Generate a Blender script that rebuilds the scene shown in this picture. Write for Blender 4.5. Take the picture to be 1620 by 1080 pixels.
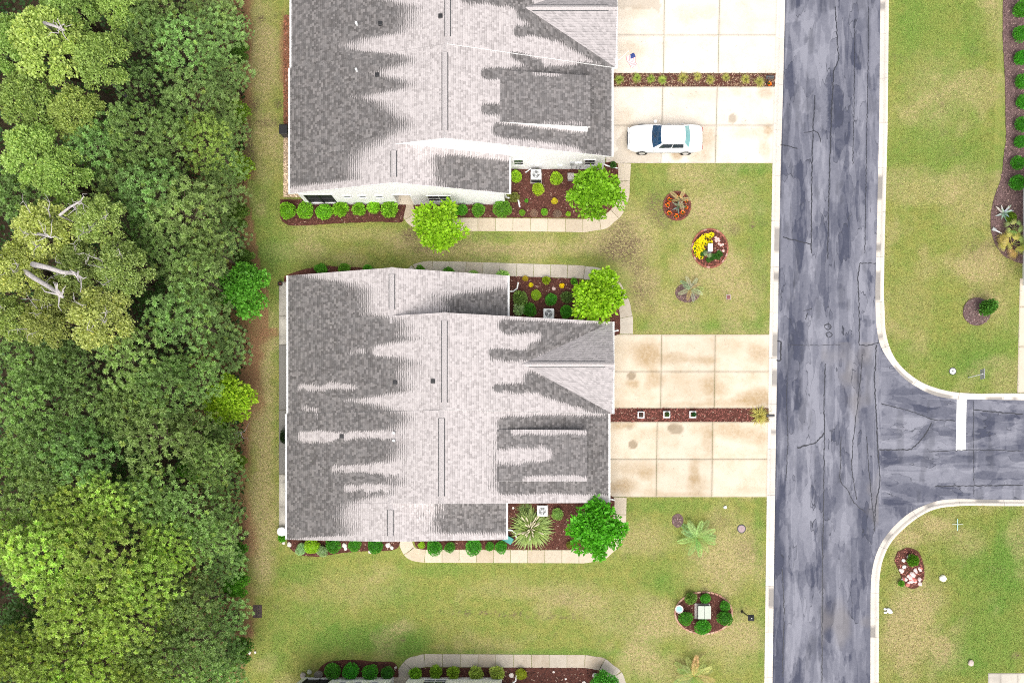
import bpy, bmesh, math, random
import numpy as np
from mathutils import Vector, Matrix
random.seed(7); RNG = np.random.default_rng(7)
scene = bpy.context.scene
for o in list(bpy.data.objects): bpy.data.objects.remove(o)

# ------------------------------------------------------------------ camera, sky, sun, exposure
H = 66.0                      # flying height over the lawns
G = 0.042                     # metres per photo pixel on the ground
NX, NY = 880.0, 765.0         # photo pixel straight below the lens
cam = bpy.data.cameras.new('camera'); cam.sensor_width = 36.0
cam.lens = 36.0 * (H / G) / 1620.0
cam.shift_x = (810 - NX) / 1620.0; cam.shift_y = (NY - 540) / 1620.0
cam.clip_start = 1.0; cam.clip_end = 3000
co = bpy.data.objects.new('camera', cam); scene.collection.objects.link(co)
co.location = (0, 0, H); scene.camera = co

SUN_EL, SUN_AZ = math.radians(60), math.radians(175)      # azimuth clockwise from +Y
world = bpy.data.worlds.new('World'); scene.world = world; world.use_nodes = True
wn = world.node_tree; wn.nodes.clear()
sky = wn.nodes.new('ShaderNodeTexSky'); sky.sky_type = 'NISHITA'; sky.sun_disc = False
sky.sun_elevation = SUN_EL; sky.sun_rotation = SUN_AZ
sky.air_density = 1.0; sky.dust_density = 6.0; sky.ozone_density = 1.0
hs = wn.nodes.new('ShaderNodeHueSaturation'); hs.inputs['Saturation'].default_value = 0.30
bg = wn.nodes.new('ShaderNodeBackground'); bg.inputs['Strength'].default_value = 0.15
wo = wn.nodes.new('ShaderNodeOutputWorld')
wn.links.new(sky.outputs[0], hs.inputs['Color']); wn.links.new(hs.outputs[0], bg.inputs['Color'])
wn.links.new(bg.outputs[0], wo.inputs['Surface'])
sl = bpy.data.lights.new('sun', 'SUN'); sl.energy = 1.3; sl.angle = math.radians(45); sl.color = (1.0, 0.95, 0.88)
so = bpy.data.objects.new('sun', sl); scene.collection.objects.link(so); so.location = (20, -30, 60)
sd = Vector((math.sin(SUN_AZ) * math.cos(SUN_EL), math.cos(SUN_AZ) * math.cos(SUN_EL), math.sin(SUN_EL)))
so.rotation_euler = sd.to_track_quat('Z', 'Y').to_euler()
vs = scene.view_settings; vs.view_transform = 'Standard'; vs.look = 'None'; vs.gamma = 1.0
vs.use_curve_mapping = False; vs.exposure = 0.50
scene.cycles.filter_width = 1.0; scene.cycles.use_denoising = False

# ------------------------------------------------------------------ helpers
C = scene.collection
def g(px, py, h=0.0):
    k = G * (H - h) / H
    return ((px - NX) * k, (NY - py) * k)
def g3(px, py, h=0.0):
    x, y = g(px, py, h); return Vector((x, y, h))
def gp(pts, h=0.0): return [g(p[0], p[1], h) for p in pts]
def to_px(x, y, z):
    k = G * (H - z) / H
    return NX + x / k, NY - y / k

def tag(o, label=None, cat=None, group=None, kind=None):
    if label: o['label'] = label
    if cat: o['category'] = cat
    if group: o['group'] = group
    if kind: o['kind'] = kind
    return o
def empty(name, loc=(0, 0, 0), rz=0.0, parent=None):
    o = bpy.data.objects.new(name, None); C.objects.link(o)
    o.location = loc; o.rotation_euler = (0, 0, rz); o.empty_display_size = 0.3
    if parent: o.parent = parent
    return o
def link(name, me, parent=None, mat=None):
    o = bpy.data.objects.new(name, me); C.objects.link(o)
    if mat and not me.materials: me.materials.append(mat)
    if parent: o.parent = parent
    return o
def copy_tree(o, parent=None):
    c = o.copy(); C.objects.link(c); c.parent = parent
    for ch in o.children: copy_tree(ch, c)
    return c
def set_color(o, col):
    o.color = (col[0], col[1], col[2], 1)
    for ch in o.children: set_color(ch, col)

class MB:
    def __init__(s): s.v = []; s.f = []; s.mi = []
    def quad(s, a, b, c, d, m=0):
        n = len(s.v); s.v += [tuple(a), tuple(b), tuple(c), tuple(d)]; s.f.append((n, n+1, n+2, n+3)); s.mi.append(m); return s
    def poly(s, pts, m=0):
        n = len(s.v); s.v += [tuple(p) for p in pts]; s.f.append(tuple(range(n, n+len(pts)))); s.mi.append(m); return s
    def box(s, x0, x1, y0, y1, z0, z1, m=0):
        if x0 > x1: x0, x1 = x1, x0
        if y0 > y1: y0, y1 = y1, y0
        n = len(s.v)
        s.v += [(x0,y0,z0),(x1,y0,z0),(x1,y1,z0),(x0,y1,z0),(x0,y0,z1),(x1,y0,z1),(x1,y1,z1),(x0,y1,z1)]
        for q in ((0,3,2,1),(4,5,6,7),(0,1,5,4),(1,2,6,5),(2,3,7,6),(3,0,4,7)):
            s.f.append(tuple(n+i for i in q)); s.mi.append(m)
        return s
    def prism(s, pts, z0, z1, m=0):               # plan polygon extruded in z
        a = sum(pts[i][0]*pts[(i+1)%len(pts)][1]-pts[(i+1)%len(pts)][0]*pts[i][1] for i in range(len(pts)))
        if a < 0: pts = pts[::-1]
        n = len(s.v); k = len(pts)
        s.v += [(p[0],p[1],z0) for p in pts] + [(p[0],p[1],z1) for p in pts]
        s.f.append(tuple(n+k+i for i in range(k))); s.mi.append(m)
        s.f.append(tuple(n+k-1-i for i in range(k))); s.mi.append(m)
        for i in range(k):
            j = (i+1)%k; s.f.append((n+i, n+j, n+k+j, n+k+i)); s.mi.append(m)
        return s
    def prism_y(s, pts, y0, y1, m=0):             # (x,z) profile extruded along y
        n = len(s.v); k = len(pts)
        s.v += [(p[0],y0,p[1]) for p in pts] + [(p[0],y1,p[1]) for p in pts]
        s.f.append(tuple(n+i for i in range(k))); s.mi.append(m)
        s.f.append(tuple(n+k+k-1-i for i in range(k))); s.mi.append(m)
        for i in range(k):
            j = (i+1)%k; s.f.append((n+i, n+k+i, n+k+j, n+j)); s.mi.append(m)
        return s
    def tube(s, pts, rad, seg=8, m=0, cap=True):
        pts = [Vector(p) for p in pts]
        if not hasattr(rad, '__len__'): rad = [rad]*len(pts)
        n0 = len(s.v); up = Vector((0,0,1))
        for i, p in enumerate(pts):
            d = (pts[min(i+1,len(pts)-1)] - pts[max(i-1,0)])
            d = d.normalized() if d.length > 1e-9 else Vector((0,0,1))
            a = d.cross(up)
            if a.length < 1e-3: a = d.cross(Vector((1,0,0)))
            a.normalize(); b = d.cross(a)
            for k in range(seg):
                t = 2*math.pi*k/seg
                s.v.append(tuple(p + (a*math.cos(t) + b*math.sin(t))*rad[i]))
        for i in range(len(pts)-1):
            for k in range(seg):
                k2 = (k+1)%seg
                s.f.append((n0+i*seg+k, n0+i*seg+k2, n0+(i+1)*seg+k2, n0+(i+1)*seg+k)); s.mi.append(m)
        if cap:
            s.f.append(tuple(n0+k for k in range(seg))[::-1]); s.mi.append(m)
            e = n0+(len(pts)-1)*seg; s.f.append(tuple(e+k for k in range(seg))); s.mi.append(m)
        return s
    def lathe(s, prof, cx=0, cy=0, seg=16, m=0):
        n0 = len(s.v)
        for r, z in prof:
            for k in range(seg):
                t = 2*math.pi*k/seg; s.v.append((cx+r*math.cos(t), cy+r*math.sin(t), z))
        for i in range(len(prof)-1):
            for k in range(seg):
                k2 = (k+1)%seg
                s.f.append((n0+i*seg+k, n0+i*seg+k2, n0+(i+1)*seg+k2, n0+(i+1)*seg+k)); s.mi.append(m)
        s.f.append(tuple(n0+k for k in range(seg))[::-1]); s.mi.append(m)
        e = n0+(len(prof)-1)*seg; s.f.append(tuple(e+k for k in range(seg))); s.mi.append(m)
        return s
    def mesh(s, name, mats, smooth=False, off=None, fix=True):
        me = bpy.data.meshes.new(name)
        v = s.v if off is None else [(p[0]-off[0], p[1]-off[1], p[2]-off[2]) for p in s.v]
        me.from_pydata(v, [], s.f)
        if not isinstance(mats, (list, tuple)): mats = [mats]
        for m in mats: me.materials.append(m)
        if len(mats) > 1: me.polygons.foreach_set('material_index', s.mi)
        if fix:
            bm = bmesh.new(); bm.from_mesh(me); bmesh.ops.recalc_face_normals(bm, faces=bm.faces); bm.to_mesh(me); bm.free()
        if smooth: me.polygons.foreach_set('use_smooth', [True]*len(me.polygons))
        me.update(); return me
    def build(s, name, mats, parent=None, smooth=False, off=None, bevel=0, fix=True):
        o = link(name, s.mesh(name, mats, smooth, off, fix), parent)
        if bevel:
            b = o.modifiers.new('bevel', 'BEVEL'); b.width = bevel; b.segments = 2; b.limit_method = 'ANGLE'
        return o

def np_mesh(name, V, F, mat, cols=None, smooth=False, attr='tone'):
    """V (n,3), F (m,4) or (m,3) arrays; cols (n,4) point colours"""
    me = bpy.data.meshes.new(name)
    V = np.asarray(V, np.float32); F = np.asarray(F, np.int32); k = F.shape[1]
    me.vertices.add(len(V)); me.vertices.foreach_set('co', V.ravel())
    me.loops.add(F.size); me.loops.foreach_set('vertex_index', F.ravel())
    me.polygons.add(len(F)); me.polygons.foreach_set('loop_start', np.arange(0, F.size, k, dtype=np.int32))
    if cols is not None:
        a = me.attributes.new(attr, 'FLOAT_COLOR', 'POINT'); a.data.foreach_set('color', np.asarray(cols, np.float32).ravel())
    me.polygons.foreach_set('use_smooth', np.full(len(F), smooth))
    me.materials.append(mat); me.update(calc_edges=True); me.validate(); return me

def _hash(ix, iy, seed):
    h = (ix.astype(np.int64)*374761393 + iy.astype(np.int64)*668265263 + seed*1442695041) & 0xffffffff
    h = ((h ^ (h >> 13)) * 1274126177) & 0xffffffff
    h = (h ^ (h >> 16)) & 0xffffffff
    return h / 4294967295.0
def vnoise(x, y, seed=0):
    x = np.asarray(x, float); y = np.asarray(y, float)
    ix = np.floor(x); iy = np.floor(y); fx = x-ix; fy = y-iy
    fx = fx*fx*(3-2*fx); fy = fy*fy*(3-2*fy)
    a = _hash(ix,iy,seed); b = _hash(ix+1,iy,seed); c = _hash(ix,iy+1,seed); d = _hash(ix+1,iy+1,seed)
    return (a*(1-fx)+b*fx)*(1-fy) + (c*(1-fx)+d*fx)*fy
def fbm(x, y, seed=0, oct=4):
    s = 0; a = 0.5; t = 0
    for i in range(oct):
        s = s + a*vnoise(np.asarray(x)*2**i+i*17.3, np.asarray(y)*2**i-i*9.1, seed+i); t += a; a *= 0.55
    return s/t
def sstep(a, b, x):
    t = np.clip((np.asarray(x, float)-a)/(b-a), 0, 1); return t*t*(3-2*t)
def inpoly(x, y, poly):
    x = np.asarray(x, float); y = np.asarray(y, float); c = np.zeros(x.shape, bool); n = len(poly)
    for i in range(n):
        x1, y1 = poly[i]; x2, y2 = poly[(i+1)%n]
        if y1 == y2: continue
        c ^= ((y1 > y) != (y2 > y)) & (x < (x2-x1)*(y-y1)/(y2-y1)+x1)
    return c
def seg_dist(x, y, pts):
    x = np.asarray(x, float); y = np.asarray(y, float); d = np.full(x.shape, 1e9)
    for (x1,y1),(x2,y2) in zip(pts[:-1], pts[1:]):
        L = (x2-x1)**2+(y2-y1)**2 + 1e-12
        t = np.clip(((x-x1)*(x2-x1)+(y-y1)*(y2-y1))/L, 0, 1)
        d = np.minimum(d, np.hypot(x-x1-t*(x2-x1), y-y1-t*(y2-y1)))
    return d
def smooth_path(pts, step=0.15):
    """Catmull-Rom through the points, resampled"""
    P = [Vector((p[0], p[1])) for p in pts]; Q = [P[0]]; lim = 9*step
    for a, b in zip(P[:-1], P[1:]):
        m = int((b-a).length/lim)
        Q += [a.lerp(b, j/(m+1)) for j in range(1, m+1)]
        Q.append(b)
    P = Q; P = [2*P[0]-P[1]] + P + [2*P[-1]-P[-2]]; out = []
    for i in range(1, len(P)-2):
        n = max(2, int((P[i+1]-P[i]).length/step))
        for k in range(n):
            t = k/n
            out.append(0.5*((2*P[i]) + (P[i+1]-P[i-1])*t + (2*P[i-1]-5*P[i]+4*P[i+1]-P[i+2])*t*t + (3*P[i]-P[i-1]-3*P[i+1]+P[i+2])*t**3))
    out.append(P[-2]); return out
def path_normals(P):
    N = []
    for i in range(len(P)):
        d = (P[min(i+1,len(P)-1)] - P[max(i-1,0)]).normalized(); N.append(Vector((-d.y, d.x)))
    return N
def cut_path(P, seglen):
    """split a dense path into pieces of about seglen"""
    L = [0.0]
    for a, b in zip(P[:-1], P[1:]): L.append(L[-1]+(b-a).length)
    n = max(1, round(L[-1]/seglen)); out = []
    def at(s):
        for i in range(len(L)-1):
            if L[i+1] >= s:
                t = (s-L[i])/max(1e-9, L[i+1]-L[i]); return P[i].lerp(P[i+1], t)
        return P[-1]
    for k in range(n):
        s0, s1 = L[-1]*k/n, L[-1]*(k+1)/n
        out.append([at(s0)] + [P[i] for i in range(len(P)) if s0+0.02 < L[i] < s1-0.02] + [at(s1)])
    return out

# ------------------------------------------------------------------ materials
class NT:
    def __init__(s, name):
        s.m = bpy.data.materials.new(name); s.m.use_nodes = True; s.t = s.m.node_tree; s.t.nodes.clear()
        s.out = s.t.nodes.new('ShaderNodeOutputMaterial')
    def n(s, typ, ins=None, **kw):
        nd = s.t.nodes.new(typ)
        for k, v in kw.items(): setattr(nd, k, v)
        for k, v in (ins or {}).items(): s.set(nd.inputs[k], v)
        return nd
    def set(s, inp, v):
        if isinstance(v, bpy.types.NodeSocket): s.t.links.new(v, inp)
        elif isinstance(v, bpy.types.Node): s.t.links.new(v.outputs[0], inp)
        elif isinstance(v, (tuple, list)) and len(v) == 3 and inp.type == 'RGBA': inp.default_value = (*v, 1)
        else: inp.default_value = v
    def coord(s, w='Object'): return s.n('ShaderNodeTexCoord').outputs[w]
    def geo(s): return s.n('ShaderNodeNewGeometry').outputs['Position']
    def noise(s, scale, detail=3, rough=0.55, vec=None, dim='3D'):
        return s.n('ShaderNodeTexNoise', {'Scale': scale, 'Detail': detail, 'Roughness': rough, 'Vector': vec if vec is not None else s.geo()}).outputs['Fac']
    def scaled(s, vec, sc): return s.n('ShaderNodeVectorMath', {0: vec, 1: sc}, operation='MULTIPLY').outputs[0]
    def mix(s, f, a, b, blend='MIX'):
        nd = s.n('ShaderNodeMix', data_type='RGBA', blend_type=blend, clamp_factor=True)
        s.set(nd.inputs[0], f); s.set(nd.inputs[6], a); s.set(nd.inputs[7], b); return nd.outputs[2]
    def math(s, op, a, b=0.5, clamp=False):
        nd = s.n('ShaderNodeMath', operation=op, use_clamp=clamp); s.set(nd.inputs[0], a); s.set(nd.inputs[1], b); return nd.outputs[0]
    def ramp(s, f, lo, hi, a=0.0, b=1.0):
        return s.n('ShaderNodeMapRange', {0: f, 1: lo, 2: hi, 3: a, 4: b}, clamp=True).outputs[0]
    def attr(s, name='tone'):
        a = s.n('ShaderNodeAttribute', attribute_name=name); sep = s.n('ShaderNodeSeparateColor', {0: a.outputs['Color']})
        return sep.outputs[0], sep.outputs[1], sep.outputs[2], a.outputs['Alpha']
    def bump(s, h, strength=0.3, dist=0.02):
        return s.n('ShaderNodeBump', {'Strength': strength, 'Distance': dist, 'Height': h}).outputs[0]
    def fin(s, col, rough=0.8, spec=0.3, normal=None, metal=0.0, **kw):
        b = s.n('ShaderNodeBsdfPrincipled', {'Base Color': col, 'Roughness': rough, 'Specular IOR Level': spec, 'Metallic': metal})
        if normal is not None: s.set(b.inputs['Normal'], normal)
        for k, v in kw.items(): s.set(b.inputs[k.replace('_', ' ')], v)
        s.t.links.new(b.outputs[0], s.out.inputs[0]); return s.m
def simple(name, col, rough=0.6, spec=0.4, var=0.12, scale=6.0, metal=0.0, bump=0.0):
    t = NT(name); n = t.noise(scale, 4)
    f = t.ramp(n, 0.3, 0.7, 1-var, 1+var)
    c = t.n('ShaderNodeVectorMath', {0: tuple(col), 3: f}, operation='SCALE').outputs[0]
    nm = t.bump(t.noise(scale*8, 3), bump, 0.01) if bump else None
    return t.fin(c, rough, spec, nm, metal)

def m_lawn():
    t = NT('lawn_grass'); dry, bare, lush, soil = t.attr()
    p = t.geo()
    n1 = t.noise(1.6, 5, .6, p); n2 = t.noise(11, 4, .65, p); n3 = t.noise(34, 3, .7, p)
    c = t.mix(t.ramp(n1, .35, .65), (.255,.255,.066), (.17,.225,.047))
    c = t.mix(t.math('MULTIPLY', lush, t.ramp(n2, .25, .6, .55, 1)), c, (.10,.215,.032))
    c = t.mix(t.math('MULTIPLY', dry, t.ramp(t.noise(5, 5, .75, p), .36, .58, .2, 1.1)), c, (.38,.31,.155))
    c = t.mix(t.math('MULTIPLY', soil, t.ramp(t.noise(7, 5, .75, p), .42, .56, .06, 1.15)), c, (.125,.08,.058))
    c = t.mix(t.math('MULTIPLY', bare, t.ramp(n2, .25, .55, .6, 1)), c, (.26,.125,.075))
    n5 = t.noise(17, 3, .75, p)
    c = t.mix(t.ramp(n5, .52, .66, 0, .55), c, (.40,.37,.14)); c = t.mix(t.ramp(t.noise(15, 3, .7, t.scaled(p, (1.1,1.1,1.1))), .54, .68, 0, .6), c, (.075,.12,.028))
    f = t.math('MULTIPLY', t.ramp(n3, .28, .72, .55, 1.45), t.ramp(n2, .3, .7, .78, 1.22))
    spk = t.ramp(t.noise(13, 3, .6, p), .62, .70, 1, .32)
    f = t.math('MULTIPLY', f, spk)
    c = t.n('ShaderNodeVectorMath', {0: c, 3: f}, operation='SCALE').outputs[0]
    return t.fin(c, .9, .1, t.bump(n3, .6, .03))
def m_asphalt():
    t = NT('asphalt'); tone, dark, warm, along = t.attr(); p = t.geo()
    pm = t.n('ShaderNodeMix', {0: along, 4: t.scaled(p, (.2,1.0,1)), 5: t.scaled(p, (.95,.15,1))}, data_type='VECTOR').outputs[1]
    pm2 = t.n('ShaderNodeMix', {0: along, 4: t.scaled(p, (.35,.9,1)), 5: t.scaled(p, (.8,.25,1))}, data_type='VECTOR').outputs[1]
    k1 = t.noise(1.0, 2.5, .5, pm); k2 = t.noise(1.1, 3, .5, pm2); k3 = t.noise(1.0, 2.5, .5, t.scaled(pm, (1.9,1.3,1)))
    n3 = t.noise(45, 2, .7, p); n2 = t.noise(6, 5, .65, p)
    v = t.math('ADD', tone, t.ramp(n2, .25, .75, -.12, .12))
    v = t.math('ADD', v, t.ramp(k1, .53, .540, 0, .22)); v = t.math('SUBTRACT', v, t.ramp(k2, .56, .57, 0, .24)); v = t.math('ADD', v, t.ramp(k3, .565, .575, 0, .2))
    c = t.mix(v, (.050,.055,.085), (.225,.228,.270))
    c = t.mix(t.math('MULTIPLY', warm, .5), c, (.19,.175,.17))
    ln = t.ramp(t.math('ABSOLUTE', t.math('SUBTRACT', k2, .5665)), 0, .0065, 1, 0); ln2 = t.ramp(t.math('ABSOLUTE', t.math('SUBTRACT', k1, .532)), 0, .004, .75, 0)
    gate = t.ramp(t.noise(.5, 2, .5, p), .46, .56); c = t.mix(t.math('MULTIPLY', t.math('MAXIMUM', ln, ln2), gate), c, (.034,.037,.05))
    c = t.mix(dark, c, (.028,.031,.044))
    c = t.n('ShaderNodeVectorMath', {0: c, 3: t.ramp(n3, .25, .75, .8, 1.2)}, operation='SCALE').outputs[0]
    return t.fin(c, .8, .3, t.bump(n3, .3, .01))
def m_concrete(name, base=(.62,.56,.46), stain=(.42,.31,.17), amount=.5, fine=1.0, spot=(.27,.21,.14), edge=(.36,.255,.14)):
    t = NT(name); a, b, c_, _ = t.attr(); p = t.geo(); oi = t.n('ShaderNodeObjectInfo')
    n1 = t.noise(.9, 5, .6, p); n2 = t.noise(5, 5, .7, p); n3 = t.noise(40, 2, .6, p)
    st = t.math('MULTIPLY', t.ramp(n1, .42, .72), t.ramp(n2, .3, .7, .4, 1)); st = t.math('MULTIPLY', st, amount)
    c = t.mix(st, base, stain)
    c = t.mix(t.math('MULTIPLY', a, t.ramp(n2, .3, .62, .55, 1)), c, edge)
    c = t.mix(t.math('MULTIPLY', b, .85), c, spot)
    c = t.mix(c_, c, (.10,.085,.07))
    c = t.mix(t.ramp(t.noise(14, 3, .6, p), .66, .76, 0, .22*fine), c, (.30,.25,.19))
    f = t.math('MULTIPLY', t.ramp(n3, .3, .7, .94, 1.06), t.ramp(oi.outputs['Random'], 0, 1, .93, 1.05))
    c = t.n('ShaderNodeVectorMath', {0: c, 3: f}, operation='SCALE').outputs[0]
    ck = t.ramp(t.math('ABSOLUTE', t.math('SUBTRACT', t.noise(.55, 4, .6, p), .47)), 0, .0022, .55*fine, 0)
    c = t.mix(ck, c, (.20,.15,.11))
    return t.fin(c, .85, .2, t.bump(n3, .15, .01))
def m_shingle():
    t = NT('shingle'); wet, rnd, v, tint = t.attr(); p = t.geo()  # wet mask also carries shade painted beside gable wall and dormer
    n2 = t.noise(9, 3, .6, p)
    n3 = t.noise(2.2, 4, .6, p)
    w = t.math('ADD', wet, t.math('MULTIPLY', t.math('SUBTRACT', .5, v), .75))
    w = t.math('ADD', w, t.math('MULTIPLY', t.math('SUBTRACT', rnd, .5), .45))
    w = t.math('ADD', w, t.math('MULTIPLY', t.math('SUBTRACT', n2, .5), .5))
    w = t.ramp(w, .36, .64)
    dk = t.math('POWER', rnd, .6); dry = t.mix(dk, (.335,.306,.303), (.50,.462,.458)); wetc = t.mix(t.math('POWER', rnd, 1.4), (.095,.088,.086), (.235,.218,.214))
    wetc = t.mix(t.ramp(n3, .35, .7, 0, .5), wetc, (.155,.15,.152))
    c = t.mix(w, dry, wetc)
    c = t.mix(t.math('MULTIPLY', tint, .75), c, t.mix(rnd, (.27,.255,.26), (.36,.335,.34)))
    n4 = t.noise(60, 2, .6, p)
    shadow_band = t.math('MULTIPLY', t.ramp(v, .30, .05), t.ramp(rnd, .15, .75, .9, .25))  # butt edge darkened: granule band that doubles as painted course shadow
    c = t.mix(t.math('MULTIPLY', shadow_band, .62), c, t.n('ShaderNodeVectorMath', {0: c, 3: .42}, operation='SCALE').outputs[0])
    c = t.n('ShaderNodeVectorMath', {0: c, 3: t.ramp(n4, .3, .7, .85, 1.15)}, operation='SCALE').outputs[0]
    return t.fin(c, .85, .25, t.bump(n4, .3, .006))
def m_leaf(name, trans=.3, rough=.55, spec=.35):
    t = NT(name); r, d, y, _ = t.attr(); oi = t.n('ShaderNodeObjectInfo')
    base = oi.outputs['Color']
    f = t.math('MULTIPLY', t.ramp(r, 0, 1, .62, 1.4), t.ramp(oi.outputs['Random'], 0, 1, .88, 1.12))
    c = t.n('ShaderNodeVectorMath', {0: base, 3: f}, operation='SCALE').outputs[0]
    c = t.mix(t.math('MULTIPLY', y, .55), c, t.n('ShaderNodeVectorMath', {0: base, 1: (1.55,1.3,.8)}, operation='MULTIPLY').outputs[0])
    b = t.n('ShaderNodeBsdfPrincipled', {'Base Color': c, 'Roughness': rough, 'Specular IOR Level': spec})
    tr = t.n('ShaderNodeBsdfTranslucent', {'Color': t.n('ShaderNodeVectorMath', {0: c, 1: (1.3,1.3,.6)}, operation='MULTIPLY').outputs[0]})
    ms = t.n('ShaderNodeMixShader', {0: trans, 1: b, 2: tr})
    t.t.links.new(ms.outputs[0], t.out.inputs[0]); return t.m
def m_mulch(name='mulch', a=(.062,.024,.019), b=(.14,.058,.044)):
    t = NT(name); p = t.geo(); n = t.noise(13, 4, .7, p); n2 = t.noise(38, 3, .7, p)
    c = t.mix(t.ramp(n, .3, .7), a, b)
    c = t.n('ShaderNodeVectorMath', {0: c, 3: t.ramp(n2, .25, .75, .55, 1.45)}, operation='SCALE').outputs[0]
    return t.fin(c, .95, .1, t.bump(n2, .8, .04))
def m_objcol(name, rough=.7, spec=.3, var=.2):
    t = NT(name); oi = t.n('ShaderNodeObjectInfo'); n = t.noise(25, 3)
    c = t.n('ShaderNodeVectorMath', {0: oi.outputs['Color'], 3: t.ramp(n, .3, .7, 1-var, 1+var)}, operation='SCALE').outputs[0]
    return t.fin(c, rough, spec)
def m_siding():
    t = NT('vinyl_siding'); p = t.geo(); z = t.n('ShaderNodeSeparateXYZ', {0: p}).outputs[2]
    saw = t.math('FRACT', t.math('MULTIPLY', z, 6.6))
    n = t.noise(3, 3, .5, p)
    c = t.mix(t.ramp(n, .3, .7), (.86,.86,.86), (.90,.90,.90))
    return t.fin(c, .55, .3, t.bump(saw, .5, .012))
MAT = {}
MAT['lawn'] = m_lawn(); MAT['asphalt'] = m_asphalt()
MAT['drive'] = m_concrete('driveway_concrete', (.60,.525,.42), (.40,.29,.16), .55)
MAT['drive_pale'] = m_concrete('pale_driveway_concrete', (.68,.62,.54), (.47,.38,.28), .5)
MAT['walk'] = m_concrete('walk_concrete', (.60,.53,.43), (.40,.34,.27), .45)
MAT['walk_grey'] = m_concrete('grey_walk_concrete', (.52,.48,.42), (.27,.25,.22), .7)
MAT['patio'] = m_concrete('patio_concrete', (.55,.52,.46), (.19,.175,.165), .95)
MAT['patio_grey'] = m_concrete('grey_patio_concrete', (.24,.23,.215), (.19,.185,.175), .5)
MAT['kerb'] = m_concrete('kerb_concrete', (.68,.63,.56), (.42,.38,.34), .5, 1.0, (.17,.165,.165), (.44,.40,.36))
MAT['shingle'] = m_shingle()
MAT['ridge'] = simple('ridge_cap', (.42,.39,.388), .85, .2, .18, 14, bump=.3)
MAT['vent_grey'] = simple('ridge_vent_shingle', (.27,.255,.255), .85, .2, .22, 10, bump=.3)
MAT['leaf'] = m_leaf('leaf'); MAT['needle'] = m_leaf('pine_needle', .36, .6, .25)
MAT['mulch'] = m_mulch(); MAT['mulch_grey'] = m_mulch('weathered_mulch', (.10,.06,.06), (.20,.135,.13))
MAT['straw'] = m_mulch('pine_straw', (.16,.075,.045), (.29,.15,.09))
MAT['forest_floor'] = m_mulch('forest_floor', (.035,.028,.018), (.08,.055,.035))
MAT['gravel'] = m_mulch('tan_gravel', (.36,.25,.15), (.58,.45,.32))
MAT['siding'] = m_siding()
MAT['trim'] = simple('white_trim', (.84,.84,.835), .45, .4, .04)
MAT['glass'] = simple('window_glass', (.03,.045,.055), .06, .8, .2, 2)
MAT['screen'] = simple('dark_screen', (.025,.026,.03), .5, .3, .2, 3)
MAT['bark'] = simple('bark', (.10,.075,.055), .9, .1, .35, 9, bump=.6)
MAT['deadwood'] = simple('dead_wood', (.42,.39,.38), .85, .2, .25, 8, bump=.4)
MAT['door'] = simple('painted_door', (.16,.18,.22), .4, .5, .05)
MAT['tan_wall'] = simple('tan_entry', (.46,.36,.27), .7, .3, .1)
MAT['black'] = simple('black_metal', (.02,.02,.022), .45, .5, .1)
MAT['dark_grey'] = simple('dark_grey_plastic', (.05,.052,.056), .5, .4, .15)
MAT['grey_metal'] = simple('grey_metal', (.33,.34,.35), .4, .5, .12)
MAT['white_metal'] = simple('white_enamel', (.78,.79,.79), .4, .5, .05)
MAT['stone'] = simple('white_stone', (.62,.57,.54), .8, .3, .2, 12, bump=.4)
MAT['grey_stone'] = simple('grey_stone', (.42,.38,.36), .85, .2, .25, 12, bump=.4)
MAT['brick'] = m_objcol('edging_brick', .85, .2, .3)
MAT['petal'] = m_objcol('petal', .6, .2, .12)
MAT['paint'] = m_objcol('paint', .35, .5, .06)
MAT['road_white'] = simple('road_paint', (.74,.74,.72), .6, .3, .06, 5)
MAT['seal'] = simple('crack_sealant', (.030,.032,.042), .5, .4, .3, 12)
MAT['car_paint'] = simple('white_car_paint', (.82,.83,.84), .18, .6, .01)
MAT['tyre'] = simple('rubber', (.018,.018,.018), .8, .2, .2)
MAT['chrome'] = simple('alloy', (.62,.63,.64), .3, .5, .06, metal=.6)
MAT['teal_glass'] = simple('tinted_rear_glass', (.20,.42,.42), .08, .8, .12, 4)
MAT['blue_glass'] = simple('tinted_windshield', (.012,.05,.11), .06, .9, .3, 3)
MAT['lens_red'] = simple('tail_lamp', (.35,.02,.02), .2, .6, .05)
MAT['lens_clear'] = simple('head_lamp', (.6,.63,.65), .1, .8, .05)

# ------------------------------------------------------------------ ground, lawns, road
link('ground', MB().quad((-600,-600,-.3),(600,-600,-.3),(600,600,-.3),(-600,600,-.3)).mesh('ground', simple('far_ground', (.13,.16,.05), .95, .1, .3, .4)))
tag(bpy.data.objects['ground'], kind='structure')

KL_lawn = [(1234,-300),(1229,0),(1226,130),(1222,260),(1217,530),(1213,785),(1209,1080),(1205,1360)]
KL_road = [(p[0]+13.5, p[1]) for p in KL_lawn]
KR_lawn = [(1411,-300),(1406,0),(1404,200),(1399,400),(1398,465),(1401,524),(1410,556),(1428,582),(1459,605),(1498,618),(1537,622),(1620,622),(1800,623)]
KR_road = [(1398,-300),(1393.5,0),(1391.5,200),(1387,400),(1385.5,465),(1387.5,518),(1397,554),(1424,591),(1450,611),(1481,625.5),(1516,631),(1620,632.5),(1800,634)]
KS_lawn = [(1800,801),(1620,800),(1524,799.6),(1485,803.5),(1459,814),(1433,833),(1410,857),(1397,884),(1391.6,911),(1390.6,941),(1390,1080),(1388,1360)]
KS_road = [(1800,791.5),(1620,790.6),(1511,789),(1480,793),(1446,807),(1423,824.5),(1401,849),(1387,876),(1380,905),(1378,941),(1377.5,1080),(1375,1360)]
def midline(a, b, f=.5): return [(p[0]*(1-f)+q[0]*f, p[1]*(1-f)+q[1]*f) for p, q in zip(a, b)]
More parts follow.
